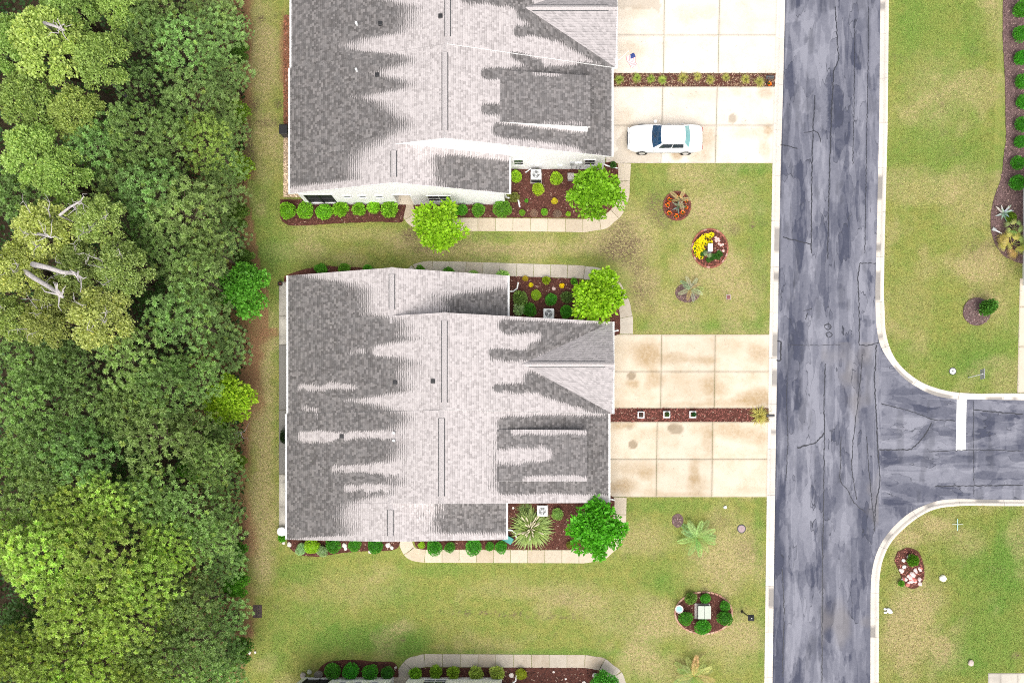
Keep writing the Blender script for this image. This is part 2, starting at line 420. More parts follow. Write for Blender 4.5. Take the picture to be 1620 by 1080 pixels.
LM, RM, SM = midline(KL_lawn, KL_road), midline(KR_lawn, KR_road), midline(KS_lawn, KS_road)
def sm(pts): return [(v.x, v.y) for v in smooth_path(pts, 12)]
LMs, RMs, SMs = sm(LM), sm(RM), sm(SM); LLs, RLs, SLs = (sm(midline(a, b, .2)) for a, b in ((KL_lawn,KL_road),(KR_lawn,KR_road),(KS_lawn,KS_road)))

def grid_sheet(name, poly, step, z, mat, colfn, parent=None, stepy=None):
    """poly in photo px; cells of `step` metres kept when their centre is inside"""
    W = np.array(gp(poly)); x0, y0 = W.min(0); x1, y1 = W.max(0); stepy = stepy or step
    nx = int((x1-x0)/step)+2; ny = int((y1-y0)/stepy)+2
    X, Y = np.meshgrid(x0+np.arange(nx)*step, y0+np.arange(ny)*stepy, indexing='ij')
    cx = X[:-1,:-1]+step/2; cy = Y[:-1,:-1]+stepy/2
    keep = inpoly(cx, cy, [tuple(p) for p in W])
    idx = np.arange(nx*ny).reshape(nx, ny)
    F = np.stack([idx[:-1,:-1], idx[1:,:-1], idx[1:,1:], idx[:-1,1:]], -1)[keep]
    used = np.unique(F); re = np.full(nx*ny, -1); re[used] = np.arange(len(used))
    xs, ys = X.ravel()[used], Y.ravel()[used]
    px, py = NX+xs/G, NY-ys/G
    cols = colfn(px, py)
    zz = np.full_like(xs, z) + (0 if z < -.05 else (fbm(xs*.7, ys*.7, 5)-.5)*.03)
    o = link(name, np_mesh(name, np.stack([xs, ys, zz], 1), re[F], mat, cols, True), parent)
    return o

def blob(px, py, cx, cy, rx, ry, soft=.6, seed=0, rough=.35):
    n = fbm(px/14.0, py/14.0, 31+seed, 4)-.5
    d = np.hypot((px-cx)/rx, (py-cy)/ry) + n*rough*2
    return 1-sstep(1-soft, 1+soft*.5, d)
def lawn_cols(px, py):
    x, y = px, py; n = fbm(x/60, y/60, 3, 4); n2 = fbm(x/22, y/22, 9, 4); n3 = fbm(x/130, y/130, 14, 3)
    dry = sstep(.50, .72, n)*.55; lush = sstep(.56, .76, n3)*.35; bare = np.zeros_like(x); soil = sstep(.70, .80, n2)*.35
    # mowing bands
    lush = lush + (np.sin(x/9.0)*.5+.5)*.10*(x > 1390)
    for b in [(1470,60,60,140,.35),(1440,30,25,60,.4),(1530,150,40,120,.25),(1440,560,45,30,.4),(1540,560,60,40,.55),(1480,200,60,90,.25),
              (1600,900,50,60,.6),(1560,1010,90,70,.6),(1530,870,60,50,.35),(1500,1050,60,30,.4),(1600,840,40,40,.5),
              (560,1010,110,28,.9),(500,970,50,25,.55),(640,1010,40,30,.7),(470,905,45,22,.6),(700,900,60,12,.5),(880,1032,160,7,.7),(700,1030,90,6,.4),
              (1050,800,80,12,.5),(1200,840,10,70,.5),(1205,1000,8,60,.5),(1180,265,50,12,.6),(1050,920,30,25,.6),(410,320,30,60,.5),(430,400,40,30,.5),
              (1200,420,14,140,.4),(1110,515,110,12,.6),(1040,295,40,30,.3),(440,1010,20,60,.3),(620,940,60,20,.3)]:
        lush = lush + blob(x, y, *b[:4], .7, 1)*b[4]
    for b in [(1530,860,30,25,.5),(1450,960,50,55,.8),(1420,1020,35,60,.6),(1480,1030,50,40,.5),(1425,850,30,14,.8),(1480,830,25,14,.6),
              (1570,450,50,80,.35),(1440,480,40,60,.3),(1590,20,40,70,.5),(1480,150,60,70,.4),(1540,320,50,60,.5),(1550,420,60,30,.5),
              (1000,370,50,50,.9),(950,385,60,18,.6),(1130,330,60,40,.45),(1150,430,70,40,.5),(1050,480,70,30,.4),(1180,480,30,40,.4),(1020,440,40,30,.5),(1100,290,60,30,.35),
              (560,370,100,12,.5),(480,395,60,20,.4),(700,392,120,14,.65),(640,380,40,12,.6),(860,395,120,12,.5),
              (1010,850,60,30,.7),(1150,860,50,50,.8),(1150,900,70,40,.7),(1160,1010,60,50,.8),(1010,1040,30,40,.8),(1050,980,40,30,.55),(900,940,80,22,.5),
              (1060,1060,50,30,.6),(800,930,60,18,.4),(640,990,20,14,.5),(560,930,90,30,.35),(1120,1000,80,20,.7),
              (410,90,28,110,.8),(420,210,25,40,.7),(415,560,22,80,.75),(408,650,26,90,.85),(420,740,18,90,.7),(405,830,28,90,.95),(420,900,18,40,.6)]:
        dry = dry + blob(x, y, *b[:4], .7, 2)*b[4]
    edge = np.interp(y, [0,60,120,250,270,300,440,460,530,545,640,690,780,900,935,1000,1060,1080], [382,378,384,372,388,392,415,424,425,402,402,380,378,376,372,390,372,368])
    bare = bare + (1-sstep(4, 22, np.abs(x-edge)+ (n2-.5)*26))*sstep(.2,.6,1-((y>285)&(y<520))*1.0)*.9
    bare = bare + (x < edge)*.9
    for b in [(393,850,20,42,.8),(395,560,14,40,.5),(450,620,6,70,.9),(386,700,8,60,.6),(398,960,10,40,.5),(446,330,5,18,.3),(390,60,10,70,.6),(448,80,7,60,.9)]:
        bare = bare + blob(x, y, *b[:4], .6, 3)*b[4]
    for b in [(398,165,18,14,.9),(420,195,24,8,.7),(388,215,13,26,.95),(412,30,7,6,.9),(398,262,9,14,.9),(440,165,8,8,.8),(395,240,12,14,.8),
              (985,375,30,34,.75),(1005,410,26,28,.65),(1040,330,26,28,.75),(970,400,30,20,.6),(1010,470,20,26,.5),(1075,312,16,10,.6),(1160,362,12,10,.55),(1190,358,4,4,.8),(1090,470,16,12,.9),(1075,830,4,4,.2),
              (1030,490,10,12,.45),(1100,445,10,10,.4),(652,372,20,14,.9),(668,392,22,8,.7),(720,385,40,8,.35),(800,395,60,6,.25),(1528,352,10,10,.0),(1545,395,22,20,.5),(1570,385,14,12,.6),(1085,318,8,6,.5),
              (637,1012,6,5,.7),(1140,825,22,14,.4),(1180,870,22,18,.4),(1608,1036,12,6,.8),(1490,165,5,5,.8),(1485,150,4,3,.8),(1020,380,12,8,.5),(1150,520,12,10,.25)]:
        soil = soil + blob(x, y, *b[:4], .6, 4)*b[4]
    # dark specks along an old trench line
    t = (1-sstep(2, 7, np.abs(y-(968+(x-700)*.03))))*((x > 690)&(x < 930))
    soil = soil + t*sstep(.5, .62, fbm(x/4, y/4, 77, 2))*.9
    grey = blob(x, y, 1022, 448, 26, 26, .7, 6) + blob(x, y, 895, 945, 26, 18, .7, 7)*.6 + blob(x,y,1055,972,20,14,.7,8)*.0
    dry = dry + grey*.4; lush = lush*(1-np.clip(grey,0,1)); soil = soil + grey*.45
    return np.clip(np.stack([dry, bare, lush, soil], 1), 0, 1)
west = [(300,-150)] + [p for p in LLs if -150 <= p[1] <= 1250] + [(300,1250)]
tag(grid_sheet('lawn', west, .14, 0, MAT['lawn'], lawn_cols), kind='structure')
ne = [p for p in RLs if -150 <= p[1]] + [(1800,-150)]
tag(grid_sheet('lawn', ne, .14, 0, MAT['lawn'], lawn_cols), kind='structure')
se = [p for p in SLs if p[1] <= 1250] + [(1800,1250)]
tag(grid_sheet('lawn', se, .14, 0, MAT['lawn'], lawn_cols), kind='structure')
link('forest_floor', MB().quad((-75,-50,-.06),(-19.6,-50,-.06),(-19.6,70,-.06),(-75,70,-.06)).mesh('forest_floor', MAT['forest_floor']))
tag(bpy.data.objects['forest_floor'], kind='structure')

def road_cols(px, py):
    x, y = px, py; main = x < 1388 + np.clip((y-545)/12, 0, 6)*0
    # streaks run along the lane they belong to
    wob = (fbm(x/30, y/90, 44, 3)-.5)*26
    a1 = fbm((x+wob)/13, y/190, 21, 4); a2 = fbm((x+wob)/30, y/60, 22, 4)
    b1 = fbm(x/120, (y+wob)/12, 23, 4); b2 = fbm(x/50, y/26, 24, 4)
    s1 = np.where(main, a1, b1); s2 = np.where(main, a2, b2)
    tone = .44 + (s1-.5)*.65 + (s2-.5)*.45
    tone = tone + np.where(main, sstep(.545, .565, a2*.6+a1*.4)*.20, sstep(.53, .56, b2)*.16)
    tone = tone - sstep(.57, .60, fbm((x+wob)/18, y/70, 61, 4))*.20
    # broad smooth darker lane and kerbside strips
    tone = np.where(main, tone - .20*(1-sstep(12, 22, np.abs(x-1328)))*sstep(120,170,y)*(1-sstep(540,570,y)), tone)
    tone = tone + .18*(1-sstep(4, 7, np.abs(x-np.interp(y,[0,420],[1385,1378]))))*(y < 410)
    tone = tone - .16*(1-sstep(1, 3, np.abs(x-1375)))*(y < 300)
    kx = np.interp(y, [0,530,1080], [1243,1231,1222.5])
    tone = tone - .36*(1-sstep(14, 24, x-kx))*sstep(520,600,y)*(.5+.8*fbm(x/10,y/60,8,3)) 
    tone = tone + .25*(1-sstep(2, 4.5, np.abs(x-kx-10)))*sstep(600,640,y)*sstep(.4,.6,fbm(x/5,y/50,18,3))
    def patch(poly, dv):
        nonlocal tone
        q = inpoly(x+(fbm(x/9,y/9,51,3)-.5)*14, y+(fbm(x/9,y/9,52,3)-.5)*14, poly); tone = np.where(q, tone*.35+.65*dv, tone)
    patch([(1391,655),(1420,650),(1462,662),(1450,690),(1441,708),(1391,711)], .72)
    patch([(1363,560),(1388,562),(1386,640),(1352,648),(1362,625)], .66)
    patch([(1388,545),(1405,560),(1420,590),(1395,635),(1388,630)], .66)
    patch([(1395,636),(1420,610),(1512,632),(1512,664),(1460,655)], .18)
    patch([(1395,736),(1500,735),(1480,770),(1420,775),(1395,765)], .62)
    patch([(1395,760),(1470,768),(1465,785),(1410,784)], .22)
    patch([(1455,770),(1541,769),(1541,786),(1490,789)], .22)
    patch([(1541,648),(1625,650),(1625,662),(1541,660)], .14)
    patch([(1541,634),(1625,636),(1625,649),(1541,648)], .58)
    patch([(1440,708),(1470,670),(1480,672),(1455,710)], .22)
    patch([(1541,772),(1625,771),(1625,790),(1541,787)], .62)
    patch([(1248,20),(1270,8),(1290,22),(1275,34),(1250,36)], .72); patch([(1240,40),(1262,34),(1285,60),(1262,78),(1242,75)], .20)
    patch([(1262,95),(1284,98),(1286,170),(1280,180),(1266,172)], .70); patch([(1298,118),(1308,125),(1309,205),(1293,200),(1292,140)], .68)
    patch([(1318,110),(1340,105),(1345,215),(1318,220)], .32); patch([(1355,105),(1369,112),(1364,190),(1354,200)], .66)
    patch([(1363,500),(1378,497),(1386,512),(1378,522),(1368,518)], .12)
    patch([(1245,830),(1278,815),(1290,860),(1285,900),(1248,905)], .58); patch([(1352,850),(1388,845),(1385,880),(1360,890)], .16)
    dark = np.clip(.55*(sstep(.66,.72,fbm(x/16,y/60,91,4))), 0, 1)*.5
    dark = np.maximum(dark, (1-sstep(.3,2.2,np.abs(x-kx)))*.75*sstep(.3,.5,fbm(x/4,y/30,92,3)))
    warm = sstep(.5,.75,fbm(x/40,y/70,95,3))*((x>1300)&(x<1390)&(y>540))*1.0
    return np.stack([np.clip(tone,.02,1), np.clip(dark,0,1), warm, 1-sstep(1380,1396,x)*((y>560)&(y<800))], 1)
rpoly = [p for p in RMs if p[1] >= -150]; 
road_px = [p for p in LMs if -150 <= p[1] <= 1250][::-1] + [p for p in rpoly] + [p for p in SMs if p[1] <= 1250]
road = tag(grid_sheet('road', road_px, .085, -.09, MAT['asphalt'], road_cols), kind='structure')

def strip(mb, pts, w, z, jit=0.0, seed=0):
    """thin flat strip with ragged edges along a px polyline"""
    P = smooth_path(gp(pts), .12); N = path_normals(P); r = random.Random(seed); Q = []
    for p, n in zip(P, N):
        j = (r.random()-.5)*jit; a = w*(.4+r.random()*.9)/2; b = w*(.4+r.random()*.9)/2
        Q.append((p+n*(a+j), p-n*(b-j)))
    for (a0,b0),(a1,b1) in zip(Q[:-1], Q[1:]): mb.quad((b0.x,b0.y,z),(b1.x,b1.y,z),(a1.x,a1.y,z),(a0.x,a0.y,z))
cracks = [([(1306,575),(1304,640),(1305,685),(1304,760),(1302,900),(1301,1079)],.06),([(1305,685),(1290,700),(1262,708)],.09),
 ([(1361,416),(1387,416)],.05),([(1361,416),(1358,440),(1360,500),(1360,545)],.06),([(1360,545),(1375,546),(1392,541)],.06),
 ([(1387,545),(1384,600),(1387,660),(1390,720),(1393,760),(1386,800),(1384,840)],.07),([(1365,560),(1362,600),(1350,700),(1348,740),(1356,790)],.05),
 ([(1372,690),(1375,740),(1380,790),(1384,830)],.05),([(1331,690),(1330,760),(1342,775),(1352,795),(1370,810)],.05),
 ([(1247,545),(1280,546),(1330,545)],.03),([(1395,638),(1440,650),(1480,664),(1512,665)],.05),([(1392,711),(1440,711),(1445,708),(1462,690),(1475,668)],.07),
 ([(1470,714),(1540,711),(1619,713)],.04),([(1541,634),(1541,700),(1542,786)],.035),([(1480,769),(1540,768),(1619,767)],.06),
 ([(1541,648),(1619,655)],.06),([(1374,0),(1375,60),(1373,150),(1371,260),(1369,400)],.04),([(1322,10),(1325,60),(1327,95),(1320,110),(1316,180),(1312,300),(1310,410)],.06),
 ([(1290,150),(1287,200),(1285,260),(1284,400)],.06),([(1353,30),(1352,150),(1350,260)],.04),([(1239,375),(1260,380),(1285,386)],.06),
 ([(1262,235),(1240,229),(1229,232)],.06),([(1272,210),(1292,208),(1300,225)],.04),([(1278,495),(1275,505)],.06),([(1272,492),(1285,488)],.03),
 ([(1305,514),(1312,512),(1316,517),(1311,521),(1306,519),(1305,514)],.05),([(1307,527),(1313,525),(1317,529),(1311,533),(1307,527)],.05),
 ([(1230,539),(1236,540),(1235,570),(1229,569)],.08),([(1246,590),(1245,640),(1247,700),(1244,760)],.04),([(1238,900),(1241,960),(1239,1070)],.05)]
for i, (pts, w) in enumerate(cracks):
    mb = MB(); strip(mb, pts, w*1.25, -.0855 + .0004*i, .05, i); mb.build('crack_seal', MAT['seal'], road, fix=False)
sb = MB().prism(gp([(1514.5,631.5),(1530,631.5),(1528.5,712.5),(1513,712.5)]), -.089, -.0835).build('stop_line', MAT['road_white'], road)

# kerbs, cast in lengths
def kerb_profile(W): return [(0,-.2),(0,.035),(.05,.045),(.13,.04),(.2,.0),(.27,-.055),(W,-.082),(W,-.2)]
def kerb_cols(V, tn):
    c = np.zeros((len(V),4)); c[:,3] = 1; return c
def make_kerb(lawn_pts, road_pts, seed):
    root = tag(empty('kerb', (*g(*lawn_pts[3]), 0)), kind='structure'); off = root.location
    A = smooth_path(gp(lawn_pts), .25); B = smooth_path(gp(road_pts), .25); r = random.Random(seed)
    for pc in cut_path(A, 3.05):
        if len(pc) < 2: continue
        # pull the ends in for the joint
        pc[0] = pc[0].lerp(pc[1], min(.4, .008/max(.01,(pc[1]-pc[0]).length))); pc[-1] = pc[-1].lerp(pc[-2], min(.4,.008/max(.01,(pc[-2]-pc[-1]).length)))
        V = []; F = []; cols = []; K = 8; dirt = r.random(); d0 = r.random()*.5; fade = sorted((r.random(), r.random()))
        NN = path_normals(pc); Bl = [(b.x,b.y) for b in B]
        for si, p in enumerate(pc):
            q = min(B, key=lambda b: (b-p).length_squared); d = NN[si] if NN[si].dot(q-p) > 0 else -NN[si]; W = float(seg_dist(np.array([p.x]), np.array([p.y]), [t_ for t_ in Bl if abs(t_[0]-p.x) < 2 and abs(t_[1]-p.y) < 2])[0]); tt = si/max(1,len(pc)-1)
            for (a, z) in kerb_profile(W):
                V.append((p.x+d.x*a-off.x, p.y+d.y*a-off.y, z))
                on = (fade[0] < tt < fade[1]) and dirt > .45
                cols.append((.15+.5*(a > .2)*(.8 if on else .25), .75*(a > .24)*on, .25*(a > .24)*on*d0, 1))
        n = len(pc)
        for s in range(n-1):
            for k in range(K):
                k2 = (k+1)%K; F.append((s*K+k, s*K+k2, (s+1)*K+k2, (s+1)*K+k))
        me = bpy.data.meshes.new('kerb_stone'); me.from_pydata(V, [], F + [tuple(range(K))[::-1], tuple((n-1)*K+k for k in range(K))])
        a = me.attributes.new('tone', 'FLOAT_COLOR', 'POINT'); a.data.foreach_set('color', np.array(cols, np.float32).ravel())
        bm = bmesh.new(); bm.from_mesh(me); bmesh.ops.recalc_face_normals(bm, faces=bm.faces); bm.to_mesh(me); bm.free()
        link('kerb_stone', me, root, MAT['kerb'])
make_kerb(KL_lawn, KL_road, 1); make_kerb(KR_lawn, KR_road, 2); make_kerb(KS_lawn, KS_road, 3)

# ------------------------------------------------------------------ concrete slabs
def slab(poly, z0, z1, mat, parent, cols=None, step=.12, name='slab', gap=.009):
    """slab of a convex px quad with a subdivided top for its stains"""
    P = [Vector(p) for p in gp(poly)]; c = sum(P, Vector((0,0)))/len(P)
    P = [p + (c-p).normalized()*gap*1.4 for p in P]
    a, b, cc, d = P; nu = max(2, int((b-a).length/step)); nv = max(2, int((d-a).length/step))
    U, Vv = np.meshgrid(np.linspace(0,1,nu+1), np.linspace(0,1,nv+1), indexing='ij')
    X = (a.x*(1-U)+b.x*U)*(1-Vv)+(d.x*(1-U)+cc.x*U)*Vv; Y = (a.y*(1-U)+b.y*U)*(1-Vv)+(d.y*(1-U)+cc.y*U)*Vv
    n = X.size; off = parent.location
    e = np.minimum(np.minimum(U,1-U)*(b-a).length, np.minimum(Vv,1-Vv)*(d-a).length)
    Z = np.full(X.shape, z1); Z = np.where(e < .001, z1-.008, Z)
    top = np.stack([X.ravel()-off.x, Y.ravel()-off.y, Z.ravel()], 1); idx = np.arange(n).reshape(X.shape)
    F = np.stack([idx[:-1,:-1], idx[1:,:-1], idx[1:,1:], idx[:-1,1:]], -1).reshape(-1,4)
    ring = list(idx[:,0]) + list(idx[-1,1:]) + list(idx[-2::-1,-1]) + list(idx[0,-2:0:-1]); m = len(ring)
    bot = top[ring].copy(); bot[:,2] = z0
    S = np.array([[ring[i], n+i, n+(i+1)%m, ring[(i+1)%m]] for i in range(m)])
    V = np.concatenate([top, bot]); col = np.zeros((len(V),4), np.float32); col[:,3] = 1
    if cols is not None:
        col[:n] = cols(NX+X.ravel()/G, NY-Y.ravel()/G)
    edge = (e.ravel() < .05); col[:n,2] = np.maximum(col[:n,2], edge*.28)
    me = np_mesh(name, V, np.concatenate([F, S]), mat, col)
    bm = bmesh.new(); bm.from_mesh(me); bmesh.ops.recalc_face_normals(bm, faces=bm.faces); bm.to_mesh(me); bm.free()
    return link(name, me, parent)
def drive_cols(x, y):
    a = np.zeros_like(x); b = np.zeros_like(x); c = np.zeros_like(x)
    for q in [(1025,560,28,24,.95),(990,548,22,14,.35),(1070,567,26,10,.65),(1110,570,26,8,.7),(1150,548,40,18,.3),(1200,560,22,18,.7),(1035,600,16,16,.7),(1090,610,50,26,.35),
              (1130,610,20,20,.55),(1200,628,36,16,.9),(1160,638,60,8,.55),(1080,640,50,5,.4),(1000,606,14,8,.75),(985,640,30,8,.3),
              (978,673,16,8,.7),(995,672,10,6,.8),(1030,685,30,10,.35),(1150,680,40,14,.6),(1190,690,30,14,.5),(1010,740,40,12,.45),(1025,750,14,10,.5),(985,770,26,14,.8),(1030,778,20,8,.4),
              (1098,745,10,24,.7),(1100,770,20,16,.45),(1080,782,60,4,.5),(1190,775,30,8,.3),(1120,700,14,20,.5),(1205,700,10,20,.4),
              (1100,20,40,16,.3),(1000,80,30,14,.35),(1000,20,40,10,.3),(1100,150,40,10,.25),(1165,145,10,8,.4),(1210,148,14,10,.6),(985,190,20,20,.35),
              (1070,245,10,10,.9),(1118,220,18,26,.6),(1110,250,20,10,.5),(1190,210,40,12,.4),(1210,235,10,18,.5),(1215,205,8,10,.6)]:
        a = a + blob(x, y, *q[:4], .7, 11, .3)*q[4]
    for q in [(999,594,7,7,1),(1001,703,7.5,7.5,1),(1069,678,13,9,.9),(1062,675,8,6,.4),(996,676,6,5,.5),(1159,188,7,8,.7)]:
        b = b + blob(x, y, *q[:4], .15, 12, .12)*q[4]
    wet = inpoly(x+(fbm(x/8,y/8,71,3)-.5)*6, y+(fbm(x/8,y/8,72,3)-.5)*6, [(968,258),(966,248),(976,238),(977,222),(985,210),(996,206),(1000,240),(1044,243),(1044,258)])
    b = np.maximum(b, wet*.42); b = np.maximum(b, inpoly(x+(fbm(x/30,y/30,73,3)-.5)*20, y+(fbm(x/30,y/30,74,3)-.5)*26, [(978,-20),(1049,-20),(1049,28),(1030,18),(978,15)])*.45)
    return np.clip(np.stack([a, b, c, np.ones_like(x)], 1), 0, 1)
def driveway(xs_top, xs_bot, ys, mat):
    root = tag(empty('driveway', (*g(xs_top[1], ys[0]), 0)), kind='structure')
    n = len(ys)-1; lerp = lambda i, k: xs_top[i] + (xs_bot[i]-xs_top[i])*(ys[k]-ys[0])/(ys[-1]-ys[0])
    for k in range(n):
        for i in range(len(xs_top)-1):
            slab([(lerp(i,k+1),ys[k+1]),(lerp(i+1,k+1),ys[k+1]+1*(i==2)*0),(lerp(i+1,k),ys[k]),(lerp(i,k),ys[k])], -.12, .042, mat, root, drive_cols)
    return root
driveway([952,1046.5,1131.5,1218], [951,1045,1130,1216], [529,587.5,645.5], MAT['drive'])
driveway([944,1039.5,1127.5,1215.5], [943,1038,1126,1213.5], [667,726,786], MAT['drive'])
driveway([960,1048.5,1134.5,1226.5], [958,1045.5,1131.5,1222.5], [137.5,198.5,258.5], MAT['drive_pale'])
driveway([962,1052,1139,1231], [960,1049.5,1136,1227], [-66,-4,56,116.5], MAT['drive_pale'])

def walk(name, pts, width_px, mat, seglen=1.15):
    root = tag(empty(name, (*g(*pts[len(pts)//2]), 0)), kind='structure'); off = root.location
    P = smooth_path(gp(pts), .1); r = random.Random(len(pts)+int(pts[0][1])); hw = width_px*G/2
    for pc in cut_path(P, seglen):
        N = path_normals(pc)
        pc[0] = pc[0] + (pc[1]-pc[0]).normalized()*.014; pc[-1] = pc[-1] + (pc[-2]-pc[-1]).normalized()*.014
        k = len(pc); V = []; F = []; cols = []; d = r.random()**2
        for p, n in zip(pc, N):
            for s, z in ((-1,-.1),(-1,.028),(-.93,.034),(.93,.034),(1,.028),(1,-.1)):
                V.append((p.x+n.x*hw*s-off.x, p.y+n.y*hw*s-off.y, z)); cols.append((.15+.35*d*(abs(s)<.95), .35*d*r.random(), .12*(abs(s)>.95)+.0, 1))
        for i in range(k-1):
            for j in range(5): F.append((i*6+j, i*6+j+1, (i+1)*6+j+1, (i+1)*6+j))
        me = bpy.data.meshes.new('slab'); me.from_pydata(V, [], F+[tuple(range(6))[::-1], tuple((k-1)*6+j for j in range(6))])
        a = me.attributes.new('tone','FLOAT_COLOR','POINT'); a.data.foreach_set('color', np.array(cols,np.float32).ravel())
        bm = bmesh.new(); bm.from_mesh(me); bmesh.ops.recalc_face_normals(bm, faces=bm.faces); bm.to_mesh(me); bm.free()
        link('slab', me, root, mat)
walk('path', [(643,316),(645,332),(652,346),(667,354),(690,355),(800,355.5),(925,357),(955,352),(975,335),(985,310),(988,258.6)], 20.5, MAT['walk'])
walk('path', [(650,452),(650,438),(658,428),(676,423.5),(720,424),(800,426.5),(915,430),(945,434),(972,452),(986,480),(991,505),(991,528.5)], 20.5, MAT['walk_grey'])
walk('path', [(642,845),(643,862),(652,875),(672,879),(760,879.5),(925,880),(952,875),(972,857),(980,830),(981,786.5)], 20.5, MAT['walk'])
walk('path', [(636,1079),(639,1064),(650,1050),(672,1044),(760,1044.5),(925,1045.5),(952,1050),(975,1068),(985,1095),(986,1150)], 20.5, MAT['walk_grey'])
pr = tag(empty('patio', (*g(450,640),0)), kind='structure')
for (y0,y1,m) in [(446,500,'patio'),(500,545,'patio'),(545,648,'patio_grey'),(648,750,'patio_grey'),(750,801,'patio'),(801,849,'patio')]:
    slab([(441.5,y1),(487,y1),(487,y0),(441.5,y0)], -.1, .06, MAT[m], pr)
wr = tag(empty('sidewalk', (*g(1625,520),0)), kind='structure')
for y0, y1 in [(440,485),(485,548),(548,621.5)]: slab([(1613-(y1-440)*.022,y1),(1660,y1),(1660,y0),(1613-(y0-440)*.022,y0)], -.1, .03, MAT['walk'], wr)
er = tag(empty('driveway', (*g(1600,1080),0)), kind='structure')
for x0, x1 in [(1563,1582),(1582,1610),(1610,1660)]: slab([(x0,1150),(x1,1150),(x1,1064),(x0,1064)], -.1, .04, MAT['walk_grey'], er)

# ------------------------------------------------------------------ mulch beds
def chip_mesh(poly, n, seed, mat, zb=.045, size=(.05,.02)):
    r = np.random.default_rng(seed); W = np.array(gp(poly)); lo, hi = W.min(0), W.max(0)
    p = r.random((n*3,2))*(hi-lo)+lo; p = p[inpoly(p[:,0], p[:,1], [tuple(q) for q in W])][:n]; m = len(p)
    a = r.random(m)*math.pi; L = size[0]*(.5+r.random(m)); w = size[1]*(.6+r.random(m)); dx = np.cos(a)*L; dy = np.sin(a)*L; ex = -np.sin(a)*w; ey = np.cos(a)*w
    t = (r.random(m)-.5)*.05; z = zb+r.random(m)*.02
    V = np.stack([np.stack([p[:,0]-dx-ex,p[:,1]-dy-ey,z-t],1),np.stack([p[:,0]+dx-ex,p[:,1]+dy-ey,z+t],1),np.stack([p[:,0]+dx+ex,p[:,1]+dy+ey,z+t+.012],1),np.stack([p[:,0]-dx+ex,p[:,1]-dy+ey,z-t+.012],1)],1).reshape(-1,3)
    col = np.repeat(r.random((m,1)),4,0); cols = np.concatenate([col,col*0,np.repeat((r.random((m,1))>.93)*1.0,4,0),col*0+1],1)
    return np_mesh('mulch_chips', V, np.arange(m*4).reshape(m,4), mat, cols)
def m_chip():
    t = NT('mulch_chip'); r, b, y, _ = t.attr(); oi = t.n('ShaderNodeObjectInfo').outputs['Color']
    c = t.n('ShaderNodeVectorMath', {0: oi, 3: t.ramp(r,0,1,.4,1.9)}, operation='SCALE').outputs[0]
    c = t.mix(t.math('MULTIPLY', y, .6), c, (.5,.36,.28)); return t.fin(c, .9, .15)
MAT['chip'] = m_chip()
def bed(poly, seed, mat='mulch', chips=70, z=.045, col=(.115,.05,.038)):
    P = [(v.x, v.y) for v in smooth_path(gp(poly+[poly[0]]), .2)][:-1] if len(poly) > 5 else gp(poly)
    r = random.Random(seed); P = [(x+(r.random()-.5)*.03, y+(r.random()-.5)*.03) for x, y in P]
    o = MB().prism(P, -.08, z).build('mulch_bed', MAT[mat]); tag(o, kind='structure')
    W = np.array(P); area = abs(np.sum(W[:,0]*np.roll(W[:,1],-1)-np.roll(W[:,0],-1)*W[:,1]))/2
    c = link('mulch_chips', chip_mesh(poly, int(area*chips), seed, MAT['chip'], z), o); c.color = (*col,1); c['kind'] = 'stuff'
    return o
bed([(444,316),(560,316),(640,316),(638,345),(634,352),(600,351),(540,353),(480,357),(456,356),(444,345)], 1)
bed([(654,316),(730,316),(806,316),(806,258),(890,258),(976,258.6),(977,290),(975,315),(962,336),(935,345),(815,344.5),(735,344),(668,343),(656,334)], 2)
bed([(450,452),(451,438),(475,428),(510,421),(560,423),(638,428),(639,452)], 3)
bed([(661,452),(662,440),(690,435),(800,437),(915,441),(945,447),(966,464),(979,490),(980,528),(966,528),(960,522),(880,522),(805,522),(805,460),(730,456)], 4)
bed([(455,838),(540,838),(631,838),(632,862),(620,870),(560,872),(500,880),(472,876),(456,862)], 5)
bed([(654,838),(730,838),(799,838),(799,785),(880,785),(970,785.5),(970,815),(968,840),(955,860),(930,869),(800,868.5),(690,868.5),(660,866)], 6)
bed([(500,1082),(500,1066),(518,1047),(560,1043),(626,1049),(626,1082)], 7, chips=60, col=(.075,.036,.03))
bed([(650,1082),(651,1066),(664,1056),(760,1055),(925,1056),(950,1062),(967,1080),(974,1100),(974,1140),(880,1140),(806,1140),(806,1082),(720,1082)], 8, col=(.075,.036,.03))
bed([(952,645.8),(1216,645.8),(1216,666.8),(952,666.8)], 9, chips=110, col=(.17,.062,.05))
bed([(962,116.8),(1227,116.8),(1225,137.2),(962,137.2)], 10, chips=120, col=(.2,.13,.085))
bed([(1587,-40),(1586,60),(1590,130),(1591,220),(1584,280),(1572,315),(1567,345),(1570,375),(1585,402),(1612,416),(1660,420),(1660,-40)], 11, 'mulch_grey', col=(.17,.11,.105))
bed([(449,212),(485,212),(485,312),(449,312)], 12, 'gravel', 220, col=(.55,.42,.30))
bed([(449,25),(485,25),(485,200),(449,200)], 13, 'straw', 120, col=(.25,.10,.06))
def ring(cx, cy, rx, ry, n=14, rot=0.0):
    return [(cx+rx*math.cos(2*math.pi*i/n+rot), cy+ry*math.sin(2*math.pi*i/n+rot)) for i in range(n)]
bed(ring(1545,493,22,22), 14, 'mulch_grey', col=(.16,.12,.11), z=.09)
bed(ring(1071,326,20,21), 15, col=(.19,.05,.035)); bed(ring(1123,393,27,29), 16, col=(.22,.075,.055)); bed(ring(1113,969,44,32), 17, z=.06)
bed([(1420,872),(1436,866),(1452,872),(1460,890),(1462,912),(1452,928),(1440,930),(1430,922),(1421,900),(1415,886)], 18, col=(.26,.10,.08))
bed(ring(1088,463,20,15), 19, 'mulch_grey', col=(.17,.11,.09), z=.03)
